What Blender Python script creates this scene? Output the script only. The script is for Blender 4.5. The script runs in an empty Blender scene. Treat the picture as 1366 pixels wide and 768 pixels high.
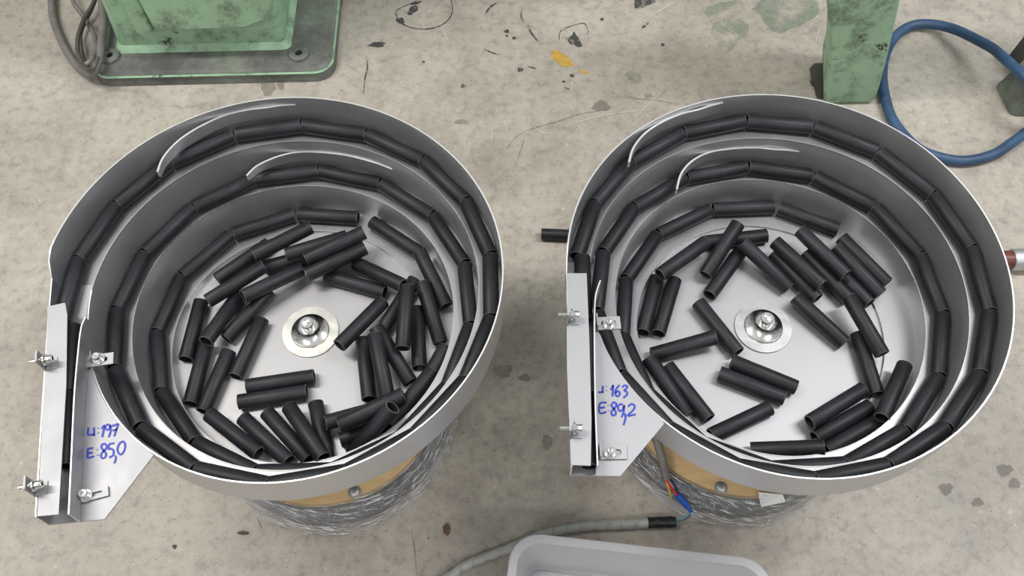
import bpy, bmesh, math, random
import numpy as np
from mathutils import Vector, Matrix
random.seed(7)
PI = math.pi
S = bpy.context.scene
COL = S.collection

# ------------------------------------------------------------------ camera
TILT, ROLL, CAMH, FPX = 0.518045, -0.023455, 1.270552, 1250.33
cd = bpy.data.cameras.new('camera'); cam = bpy.data.objects.new('camera', cd); COL.objects.link(cam)
fw = Vector((0, math.sin(TILT), -math.cos(TILT))); up0 = Vector((0, math.cos(TILT), math.sin(TILT))); rt0 = Vector((1, 0, 0))
rt = rt0*math.cos(ROLL) + up0*math.sin(ROLL); up = up0*math.cos(ROLL) - rt0*math.sin(ROLL)
M = Matrix((rt, up, -fw)).transposed().to_4x4(); M.translation = (0, 0, CAMH)
cam.matrix_world = M
cd.sensor_width = 36; cd.lens = 36*FPX/1366; cd.clip_start = .05; cd.clip_end = 100
S.camera = cam

# ------------------------------------------------------------------ world, lamps, exposure
w = bpy.data.worlds.new('workshop_air'); S.world = w; w.use_nodes = True
bg = w.node_tree.nodes['Background']; bg.inputs[1].default_value = 1.0
# a workshop hall: pale lit ceiling overhead, dimmer walls towards the horizon
_n = w.node_tree.nodes; _l = w.node_tree.links
_tc = _n.new('ShaderNodeTexCoord'); _sp = _n.new('ShaderNodeSeparateXYZ'); _rp = _n.new('ShaderNodeValToRGB')
_l.new(_tc.outputs['Generated'], _sp.inputs[0]); _l.new(_sp.outputs['Z'], _rp.inputs[0]); _l.new(_rp.outputs[0], bg.inputs[0])
_e = _rp.color_ramp.elements; _e[0].position = .10; _e[0].color = (.20, .205, .21, 1); _e[1].position = .80; _e[1].color = (.64, .655, .68, 1)
def area(name, loc, target, size, sy, power, col):
    l = bpy.data.lights.new(name, 'AREA'); l.shape = 'RECTANGLE'; l.size = size; l.size_y = sy; l.energy = power; l.color = col
    o = bpy.data.objects.new(name, l); COL.objects.link(o); o.location = loc
    o.rotation_euler = (Vector(target)-Vector(loc)).to_track_quat('-Z', 'Y').to_euler()
    return o
for lx, ly, pw, lc in ((-1.75, .85, 82, (1, .96, .91)), (2.0, .85, 82, (.97, .98, 1)), (-1.75, -2.2, 44, (1, .96, .91)), (2.0, -2.2, 44, (1, .98, .95))):  # far pair: ceiling lamps; near pair: fill added to brighten the foreground floor
    area('ceiling_and_fill_lamp', (lx, ly, 3.4), (lx*.6, ly, 0), .35, 1.9, pw, lc)
S.view_settings.view_transform = 'Standard'; S.view_settings.look = 'None'
S.view_settings.exposure = -0.06; S.view_settings.gamma = 1; S.view_settings.use_curve_mapping = False

# ------------------------------------------------------------------ materials
def newmat(name):
    m = bpy.data.materials.new(name); m.use_nodes = True
    return m, m.node_tree.nodes, m.node_tree.links, m.node_tree.nodes['Principled BSDF']
def tex(N, L, scale, detail=4, rough=.6, kind='ShaderNodeTexNoise', coord='Object', stretch=None):
    tc = N.new('ShaderNodeTexCoord'); t = N.new(kind)
    t.inputs['Scale'].default_value = scale
    if 'Detail' in t.inputs: t.inputs['Detail'].default_value = detail
    if 'Roughness' in t.inputs: t.inputs['Roughness'].default_value = rough
    if stretch:
        mp = N.new('ShaderNodeMapping'); mp.inputs['Scale'].default_value = stretch
        L.new(tc.outputs[coord], mp.inputs[0]); L.new(mp.outputs[0], t.inputs['Vector'])
    else: L.new(tc.outputs[coord], t.inputs['Vector'])
    return t
def ramp(N, L, src, stops):
    r = N.new('ShaderNodeValToRGB'); e = r.color_ramp.elements
    while len(e) < len(stops): e.new(.5)
    for k, (p, c) in enumerate(stops):
        e[k].position = p; e[k].color = (c, c, c, 1) if isinstance(c, (int, float)) else tuple(c)+(1,)
    L.new(src, r.inputs[0]); return r
def mix(N, L, fac, a, b, mode='MIX'):
    m = N.new('ShaderNodeMix'); m.data_type = 'RGBA'; m.blend_type = mode
    for s, v in ((0, fac), (6, a), (7, b)):
        if isinstance(v, (int, float)): m.inputs[s].default_value = v
        elif isinstance(v, tuple): m.inputs[s].default_value = v+(1,)
        else: L.new(v, m.inputs[s])
    return m.outputs[2]
def bump(N, L, P, src, strength, dist):
    b = N.new('ShaderNodeBump'); b.inputs['Strength'].default_value = strength; b.inputs['Distance'].default_value = dist
    L.new(src, b.inputs['Height']); L.new(b.outputs[0], P.inputs['Normal']); return b
def simple(name, col, rough=.5, metal=0, var=.15, scale=60, bmp=.0, stretch=None):
    m, N, L, P = newmat(name)
    t = tex(N, L, scale, stretch=stretch)
    r = ramp(N, L, t.outputs[0], [(.3, tuple(c*(1-var) for c in col)), (.7, tuple(min(1, c*(1+var)) for c in col))])
    L.new(r.outputs[0], P.inputs['Base Color']); P.inputs['Roughness'].default_value = rough; P.inputs['Metallic'].default_value = metal
    if bmp: bump(N, L, P, t.outputs[0], bmp, .001)
    return m
def steel(name, col, rough, var=.06, scale=14):
    m, N, L, P = newmat(name)
    t = tex(N, L, scale, 5); t2 = tex(N, L, 160, 3)
    r = ramp(N, L, t.outputs[0], [(.3, tuple(c*(1-var) for c in col)), (.7, tuple(c*(1+var) for c in col))])
    L.new(r.outputs[0], P.inputs['Base Color']); P.inputs['Metallic'].default_value = 1
    rr = ramp(N, L, t.outputs[0], [(.3, rough-.04), (.7, rough+.06)]); L.new(rr.outputs[0], P.inputs['Roughness'])
    bump(N, L, P, t2.outputs[0], .04, .0005)
    return m
M_STEEL = steel('brushed_stainless_sheet', (.56, .56, .57), .44)
M_STEEL.node_tree.nodes['Principled BSDF'].inputs['Metallic'].default_value = .84
M_FLOORSTEEL = steel('stainless_bowl_bottom', (.40, .398, .40), .50)
M_PLATE = steel('stainless_outlet_sheet', (.41, .41, .42), .58, .05, 40)
M_EDGE = simple('bright_cut_edge', (.66, .66, .65), .4, .6, .05)
M_POL = steel('polished_fastener_steel', (.75, .74, .71), .16, .08, 200)
M_WASHR = steel('dull_washer_plate', (.55, .54, .53), .34, .08, 60)
M_WASH = steel('pale_washer_plate', (.80, .78, .70), .30, .08, 60)
M_INK = simple('blue_marker_ink', (.02, .04, .42), .5, 0, .1)
M_WOOD = simple('plywood_disc', (.62, .43, .22), .55, 0, .12, 18, .1, (1, 8, 1))
M_BODY = simple('dark_grey_cast_base', (.06, .065, .075), .45, 0, .3, 20)
M_TAPE = simple('black_tape', (.012, .012, .013), .45, 0, .3, 90)
M_PAPER = simple('white_label_paper', (.72, .72, .70), .7, 0, .04)
M_PRINT = simple('grey_print', (.2, .2, .2), .8, 0, .1)
M_GREYCABLE = simple('grey_cable_jacket', (.16, .15, .135), .5, 0, .25, 30)
M_DARKCABLE = simple('dark_grey_cable', (.075, .07, .06), .5, 0, .25, 30)
M_RED = simple('red_wire', (.6, .03, .02), .4, 0, .1); M_YEL = simple('yellow_wire', (.65, .48, .05), .4, 0, .1)
M_BLUE = simple('blue_connector', (.01, .09, .45), .35, 0, .15); M_NAVY = simple('navy_wire', (.01, .01, .08), .4, 0, .1)
M_CYAN = simple('light_blue_wire', (.12, .35, .5), .4, 0, .1); M_GRN = simple('green_wire_end', (.05, .35, .15), .4, 0, .1)
M_HOSE = simple('dusty_blue_hose', (.030, .072, .145), .48, 0, .35, 22, .2)
M_DARKIRON = simple('oily_dark_iron', (.06, .06, .055), .5, 0, .5, 25, .4)
M_COPPER = simple('red_brown_pipe_end', (.14, .035, .025), .4, 0, .5, 60, .2)
M_RUST = simple('rusty_flake', (.12, .07, .04), .9, 0, .3)

def rubber():
    m, N, L, P = newmat('black_dusty_rubber')
    t = tex(N, L, 45, 6, .7, stretch=(.5, 1, 1)); oi = N.new('ShaderNodeObjectInfo')
    r = ramp(N, L, t.outputs[0], [(.35, (.006, .0068, .008)), (.72, (.021, .0225, .026))])
    g = N.new('ShaderNodeMath'); g.operation = 'MULTIPLY_ADD'; L.new(oi.outputs['Random'], g.inputs[0]); g.inputs[1].default_value = .5; g.inputs[2].default_value = .75
    mm = N.new('ShaderNodeVectorMath'); mm.operation = 'SCALE'; L.new(r.outputs[0], mm.inputs[0]); L.new(g.outputs[0], mm.inputs['Scale'])
    L.new(mm.outputs[0], P.inputs['Base Color']); P.inputs['Roughness'].default_value = .48
    P.inputs['Specular IOR Level'].default_value = .33
    bump(N, L, P, t.outputs[0], .15, .001)
    return m
M_RUBBER = rubber()
M_CUTEND = simple('dusty_highlit_cut_edge', (.075, .077, .08), .7, 0, .2)  # dusty grey cut rims, lightened to paint in their edge highlights

def concrete():
    m, N, L, P = newmat('worn_concrete')
    a = tex(N, L, 2.2, 6, .65); b = tex(N, L, 60, 5, .7); c = tex(N, L, 9, 8, .75)
    base = ramp(N, L, a.outputs[0], [(.3, (.330, .295, .245)), (.55, (.395, .360, .305)), (.75, (.435, .402, .348))])
    blot = ramp(N, L, c.outputs[0], [(.34, .80), (.52, 1.0), (.68, 1.10)])
    col = mix(N, L, 1.0, base.outputs[0], blot.outputs[0], 'MULTIPLY')
    fine = ramp(N, L, b.outputs[0], [(.30, .62), (.48, .98), (.72, 1.16)])
    col = mix(N, L, .8, col, fine.outputs[0], 'MULTIPLY')
    sp = tex(N, L, 260, 2, .5); spr = ramp(N, L, sp.outputs[0], [(.26, (.08, .07, .06)), (.33, (1, 1, 1))])
    col = mix(N, L, .8, col, spr.outputs[0], 'MULTIPLY')
    sp2 = tex(N, L, 75, 2, .5); lt = ramp(N, L, sp2.outputs[0], [(.69, 0), (.76, .45)])
    col = mix(N, L, lt.outputs[0], col, (.62, .58, .52))
    # dark specks
    v = tex(N, L, 38, kind='ShaderNodeTexVoronoi'); vr = ramp(N, L, v.outputs['Distance'], [(.03, .35), (.075, 1.0)])
    col = mix(N, L, .75, col, vr.outputs[0], 'MULTIPLY')
    # fine cracks
    tc = N.new('ShaderNodeTexCoord'); ns = tex(N, L, 7, 4); ad = N.new('ShaderNodeVectorMath'); ad.operation = 'MULTIPLY_ADD'
    L.new(ns.outputs['Color'], ad.inputs[0]); ad.inputs[1].default_value = (.16, .16, 0); L.new(tc.outputs['Object'], ad.inputs[2])
    cr = N.new('ShaderNodeTexVoronoi'); cr.feature = 'DISTANCE_TO_EDGE'; cr.inputs['Scale'].default_value = 2.1; L.new(ad.outputs[0], cr.inputs['Vector'])
    crr = ramp(N, L, cr.outputs['Distance'], [(.0, .62), (.005, 1.0)])
    msk = ramp(N, L, a.outputs[0], [(.5, 0), (.6, .6)])
    col = mix(N, L, msk.outputs[0], col, mix(N, L, 1.0, col, crr.outputs[0], 'MULTIPLY'))
    L.new(col, P.inputs['Base Color'])
    rr = ramp(N, L, c.outputs[0], [(.3, .42), (.7, .68)]); L.new(rr.outputs[0], P.inputs['Roughness'])
    bump(N, L, P, b.outputs[0], .25, .0015)
    return m
M_CONC = concrete()

def green_paint():
    m, N, L, P = newmat('chipped_green_machine_paint')
    t = tex(N, L, 9, 8, .8); t2 = tex(N, L, 22, 7, .75)
    base = ramp(N, L, t2.outputs[0], [(.3, (.245, .400, .250)), (.7, (.350, .540, .360))])
    chip = ramp(N, L, t.outputs[0], [(.365, 1), (.395, 0)])
    dirt = ramp(N, L, t2.outputs[0], [(.36, .7), (.5, 0)])
    col = mix(N, L, dirt.outputs[0], base.outputs[0], (.10, .115, .085))
    col = mix(N, L, chip.outputs[0], col, (.035, .03, .025))
    L.new(col, P.inputs['Base Color']); P.inputs['Roughness'].default_value = .42
    bump(N, L, P, t2.outputs[0], .35, .003)
    return m
M_GREEN = green_paint()
def dirty_green():
    m, N, L, P = newmat('grimy_green_base_plate')
    t = tex(N, L, 7, 8, .75)
    r = ramp(N, L, t.outputs[0], [(.40, (.075, .078, .072)), (.55, (.145, .15, .135)), (.64, (.18, .22, .16)), (.72, (.20, .30, .20))])
    L.new(r.outputs[0], P.inputs['Base Color']); P.inputs['Roughness'].default_value = .5
    bump(N, L, P, t.outputs[0], .4, .003); return m
M_GRIME = dirty_green()

def film():
    m, N, L, P = newmat('clear_stretch_film')
    out = N['Material Output']; N.remove(P)
    tr = N.new('ShaderNodeBsdfTransparent'); tr.inputs[0].default_value = (.95, .955, .96, 1)
    gl = N.new('ShaderNodeBsdfGlossy'); gl.inputs['Roughness'].default_value = .07; gl.inputs[0].default_value = (.95, .96, .98, 1)
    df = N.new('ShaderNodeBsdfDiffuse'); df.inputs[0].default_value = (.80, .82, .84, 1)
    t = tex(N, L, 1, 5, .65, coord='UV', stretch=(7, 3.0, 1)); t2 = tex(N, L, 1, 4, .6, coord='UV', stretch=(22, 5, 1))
    ad = N.new('ShaderNodeMath'); ad.operation = 'ADD'; L.new(t.outputs[0], ad.inputs[0]); L.new(t2.outputs[0], ad.inputs[1])
    b = N.new('ShaderNodeBump'); b.inputs['Strength'].default_value = 1; b.inputs['Distance'].default_value = .012
    L.new(ad.outputs[0], b.inputs['Height']); L.new(b.outputs[0], gl.inputs['Normal'])
    r = ramp(N, L, t2.outputs[0], [(.45, .01), (.55, .06), (.63, .9)])  # whitish streaks painted in for the highlights on the crinkles
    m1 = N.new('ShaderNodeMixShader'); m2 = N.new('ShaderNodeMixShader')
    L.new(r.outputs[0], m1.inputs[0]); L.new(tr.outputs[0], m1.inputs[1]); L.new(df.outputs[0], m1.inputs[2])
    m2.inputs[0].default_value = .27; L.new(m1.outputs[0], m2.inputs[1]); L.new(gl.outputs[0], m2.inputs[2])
    L.new(m2.outputs[0], out.inputs[0]); return m
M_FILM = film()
def frosted():
    m, N, L, P = newmat('frosted_polypropylene')
    P.inputs['Base Color'].default_value = (.66, .66, .68, 1); P.inputs['Roughness'].default_value = .35
    P.inputs['Transmission Weight'].default_value = .45; P.inputs['IOR'].default_value = 1.2
    t = tex(N, L, 30); r = ramp(N, L, t.outputs[0], [(.3, .3), (.7, .42)]); L.new(r.outputs[0], P.inputs['Roughness'])
    return m
M_BIN = frosted()
def wrapmat():
    m, N, L, P = newmat('translucent_spiral_wrap')
    t = tex(N, L, 40); r = ramp(N, L, t.outputs[0], [(.3, (.30, .31, .29)), (.7, (.44, .45, .42))]); L.new(r.outputs[0], P.inputs['Base Color'])
    P.inputs['Roughness'].default_value = .25; return m
M_WRAP = wrapmat()
def stain(name, col, alpha, scale=40, lo=.42, hi=.55):
    m, N, L, P = newmat(name)
    t = tex(N, L, scale, 6, .7); r = ramp(N, L, t.outputs[0], [(lo, 0), (hi, alpha)])
    P.inputs['Base Color'].default_value = col+(1,); P.inputs['Roughness'].default_value = .7
    L.new(r.outputs[0], P.inputs['Alpha']); return m
ST_BLACK = stain('black_grease_mark', (.05, .05, .055), .85, 60, .38, .5)
ST_GREY = stain('damp_grey_patch', (.16, .145, .12), .38, 30, .2, .5)
ST_YEL = stain('yellow_paint_spill', (.60, .36, .05), .85, 50, .36, .5)
ST_GREEN = stain('green_paint_spill', (.19, .27, .18), .5, 16, .38, .62)
ST_WHITE = stain('white_scratch_mark', (.55, .53, .49), .6, 60, .35, .5)
ST_CRACK = stain('hairline_crack_dirt', (.14, .125, .10), .45, 50, .3, .45)

# ------------------------------------------------------------------ helpers
def mesh(name, V, F, mats, parent=None, smooth=False, mi=None, auto=None):
    me = bpy.data.meshes.new(name); me.from_pydata([tuple(v) for v in V], [], F); me.update()
    for m in (mats if isinstance(mats, (list, tuple)) else [mats]): me.materials.append(m)
    if mi is not None: me.polygons.foreach_set('material_index', mi)
    if smooth or auto:
        me.polygons.foreach_set('use_smooth', [True]*len(me.polygons))
    if auto:
        me.update()
        me.set_sharp_from_angle(angle=math.radians(auto))
    o = bpy.data.objects.new(name, me); COL.objects.link(o)
    if parent is not None: o.parent = parent
    return o
def bm_obj(name, bm, mat, parent=None, auto=35, loc=None):
    bmesh.ops.recalc_face_normals(bm, faces=bm.faces)
    me = bpy.data.meshes.new(name); bm.to_mesh(me); bm.free()
    for m in (mat if isinstance(mat, (list, tuple)) else [mat]): me.materials.append(m)
    me.polygons.foreach_set('use_smooth', [True]*len(me.polygons)); me.set_sharp_from_angle(angle=math.radians(auto))
    o = bpy.data.objects.new(name, me); COL.objects.link(o)
    if parent is not None: o.parent = parent
    if loc is not None: o.location = loc
    return o
def tag(o, label=None, cat=None, group=None, kind=None):
    if label: o['label'] = label
    if cat: o['category'] = cat
    if group: o['group'] = group
    if kind: o['kind'] = kind
    return o
def empty(name, loc, label, cat, group=None):
    o = bpy.data.objects.new(name, None); COL.objects.link(o); o.location = loc; o.empty_display_size = .05
    return tag(o, label, cat, group)
def lathe(name, prof, mat, parent=None, n=48, loc=(0, 0, 0), rot=None, auto=35, closed=False):
    V = []; F = []
    for r, z in prof:
        for k in range(n): V.append((r*math.cos(2*PI*k/n), r*math.sin(2*PI*k/n), z))
    m = len(prof)
    for i in range(m-1 if not closed else m):
        j = (i+1) % m
        for k in range(n):
            q = (k+1) % n; F.append((i*n+k, i*n+q, j*n+q, j*n+k))
    if not closed:
        if prof[0][0] > 1e-6: F.append(tuple(range(n-1, -1, -1)))
        if prof[-1][0] > 1e-6: F.append(tuple((m-1)*n+k for k in range(n)))
    bm = bmesh.new(); vs = [bm.verts.new(v) for v in V]
    for f in F:
        try: bm.faces.new([vs[k] for k in f])
        except ValueError: pass
    bmesh.ops.remove_doubles(bm, verts=bm.verts, dist=1e-6)
    if rot is not None: bmesh.ops.transform(bm, matrix=rot, verts=bm.verts)
    bmesh.ops.translate(bm, vec=loc, verts=bm.verts)
    return bm_obj(name, bm, mat, parent, auto)
def smoothpath(P, sub=8):
    P = [Vector(p) for p in P]; out = []
    for i in range(len(P)-1):
        a = P[max(i-1, 0)]; b = P[i]; c = P[i+1]; d = P[min(i+2, len(P)-1)]
        for s in range(sub):
            t = s/sub
            out.append(.5*((2*b)+(c-a)*t+(2*a-5*b+4*c-d)*t*t+(3*b-a-3*c+d)*t**3))
    out.append(P[-1]); return out
def tube(name, path, rad, mat, parent=None, n=12, sub=8, radf=None):
    P = smoothpath(path, sub) if sub > 1 else [Vector(p) for p in path]
    V = []; F = []; prevn = Vector((0, 0, 1)); m = len(P)
    for i, p in enumerate(P):
        t = (P[min(i+1, m-1)]-P[max(i-1, 0)]).normalized()
        a = t.cross(prevn)
        if a.length < 1e-4: a = t.cross(Vector((1, 0, 0)))
        a.normalize(); b = a.cross(t).normalized(); prevn = b
        r = rad*(radf(i/(m-1)) if radf else 1)
        for k in range(n): V.append(p+a*r*math.cos(2*PI*k/n)+b*r*math.sin(2*PI*k/n))
    for i in range(m-1):
        for k in range(n):
            q = (k+1) % n; F.append((i*n+k, i*n+q, (i+1)*n+q, (i+1)*n+k))
    F.append(tuple(range(n-1, -1, -1))); F.append(tuple((m-1)*n+k for k in range(n)))
    return mesh(name, V, F, mat, parent, auto=50)
def prism(name, poly, z0, z1, mat, parent=None, bevel=0, poly2=None):
    """poly at z0, poly2 (or poly) at z1"""
    bm = bmesh.new(); q = poly2 or poly; n = len(poly)
    a = [bm.verts.new((p[0], p[1], z0)) for p in poly]; b = [bm.verts.new((p[0], p[1], z1)) for p in q]
    bm.faces.new(a[::-1]); bm.faces.new(b)
    for k in range(n): bm.faces.new((a[k], a[(k+1) % n], b[(k+1) % n], b[k]))
    bmesh.ops.recalc_face_normals(bm, faces=bm.faces)
    if bevel: bmesh.ops.bevel(bm, geom=list(bm.edges), offset=bevel, segments=2, affect='EDGES', clamp_overlap=True)
    return bm_obj(name, bm, mat, parent)
def sheet(name, pts_top, down, thick, mat, parent=None, taper=None):
    """vertical sheet following a polyline of top-edge points, `down` deep, `thick` thick"""
    P = [Vector(p) for p in pts_top]; n = len(P); V = []; F = []
    for i, p in enumerate(P):
        t = (P[min(i+1, n-1)]-P[max(i-1, 0)]); t.z = 0; t.normalize(); s = Vector((t.y, -t.x, 0))*thick/2
        d = down*(taper(i/(n-1)) if taper else 1)
        for q in (p+s, p-s, p-s-Vector((0, 0, d)), p+s-Vector((0, 0, d))): V.append(q)
    mi = []
    for i in range(n-1):
        for k in range(4):
            q = (k+1) % 4; F.append((i*4+k, (i+1)*4+k, (i+1)*4+q, i*4+q)); mi.append(1 if k == 0 else 0)
    F.append((0, 1, 2, 3)); F.append(((n-1)*4+3, (n-1)*4+2, (n-1)*4+1, (n-1)*4)); mi += [1, 1]
    o = mesh(name, V, F, [mat, M_EDGE], parent, auto=30, mi=mi)
    return o
def box_bm(bm, c, s, rz=0, ax=None):
    m = Matrix.Translation(c) @ Matrix.Rotation(rz, 4, 'Z') @ Matrix.Diagonal((s[0], s[1], s[2], 1))
    return bmesh.ops.create_cube(bm, size=1, matrix=m)
def slotted(name, W, H, T, slw, slh, mat, parent, mtx):
    """plate W x H x T (in XY, thickness Z) with an elongated slot along X"""
    n = 8; ring = []
    for s, a0 in ((1, -90), (-1, 90)):
        for k in range(n+1):
            a = math.radians(a0+180*k/n); ring.append((s*(slw-slh)/2+slh/2*math.cos(a), slh/2*math.sin(a)))
    outer = []
    for x, y in ring:
        k = max(abs(x)/(W/2), abs(y)/(H/2)); 
        outer.append((x/k, y/k))
    # snap nearest to the corners
    for cx_, cy_ in ((1, 1), (1, -1), (-1, 1), (-1, -1)):
        c = (cx_*W/2, cy_*H/2); j = min(range(len(outer)), key=lambda q: (outer[q][0]-c[0])**2+(outer[q][1]-c[1])**2); outer[j] = c
    bm = bmesh.new(); m = len(ring)
    L_ = [[bm.verts.new((x, y, z)) for x, y in pts] for pts, z in ((ring, T), (outer, T), (outer, 0), (ring, 0))]
    for j in range(4):
        A = L_[j]; B = L_[(j+1) % 4]
        for k in range(m): bm.faces.new((A[k], A[(k+1) % m], B[(k+1) % m], B[k]))
    bmesh.ops.transform(bm, matrix=mtx, verts=bm.verts)
    return bm_obj(name, bm, mat, parent)
def socket_bolt(name, r, h, mat, parent, mtx, shaft=0):
    """socket head cap screw: cylinder with a hex recess, head from z=0 to z=h"""
    bm = bmesh.new(); n = 24
    def ringv(rr, z, hexa=False):
        o = []
        for k in range(n):
            a = 2*PI*k/n
            q = rr
            if hexa: q = rr*math.cos(PI/6)/math.cos((a % (PI/3))-PI/6)
            o.append(bm.verts.new((q*math.cos(a), q*math.sin(a), z)))
        return o
    rings = [ringv(r, 0), ringv(r, h*.9), ringv(r*.93, h), ringv(r*.6, h, True), ringv(r*.55, h*.45, True)]
    if shaft: rings.insert(0, ringv(r*.5, 0)); rings.insert(0, ringv(r*.5, -shaft))
    for A, B in zip(rings[:-1], rings[1:]):
        for k in range(n): bm.faces.new((A[k], A[(k+1) % n], B[(k+1) % n], B[k]))
    bm.faces.new(rings[0][::-1]); bm.faces.new(rings[-1])
    bmesh.ops.transform(bm, matrix=mtx, verts=bm.verts)
    return bm_obj(name, bm, mat, parent, 40)

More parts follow.
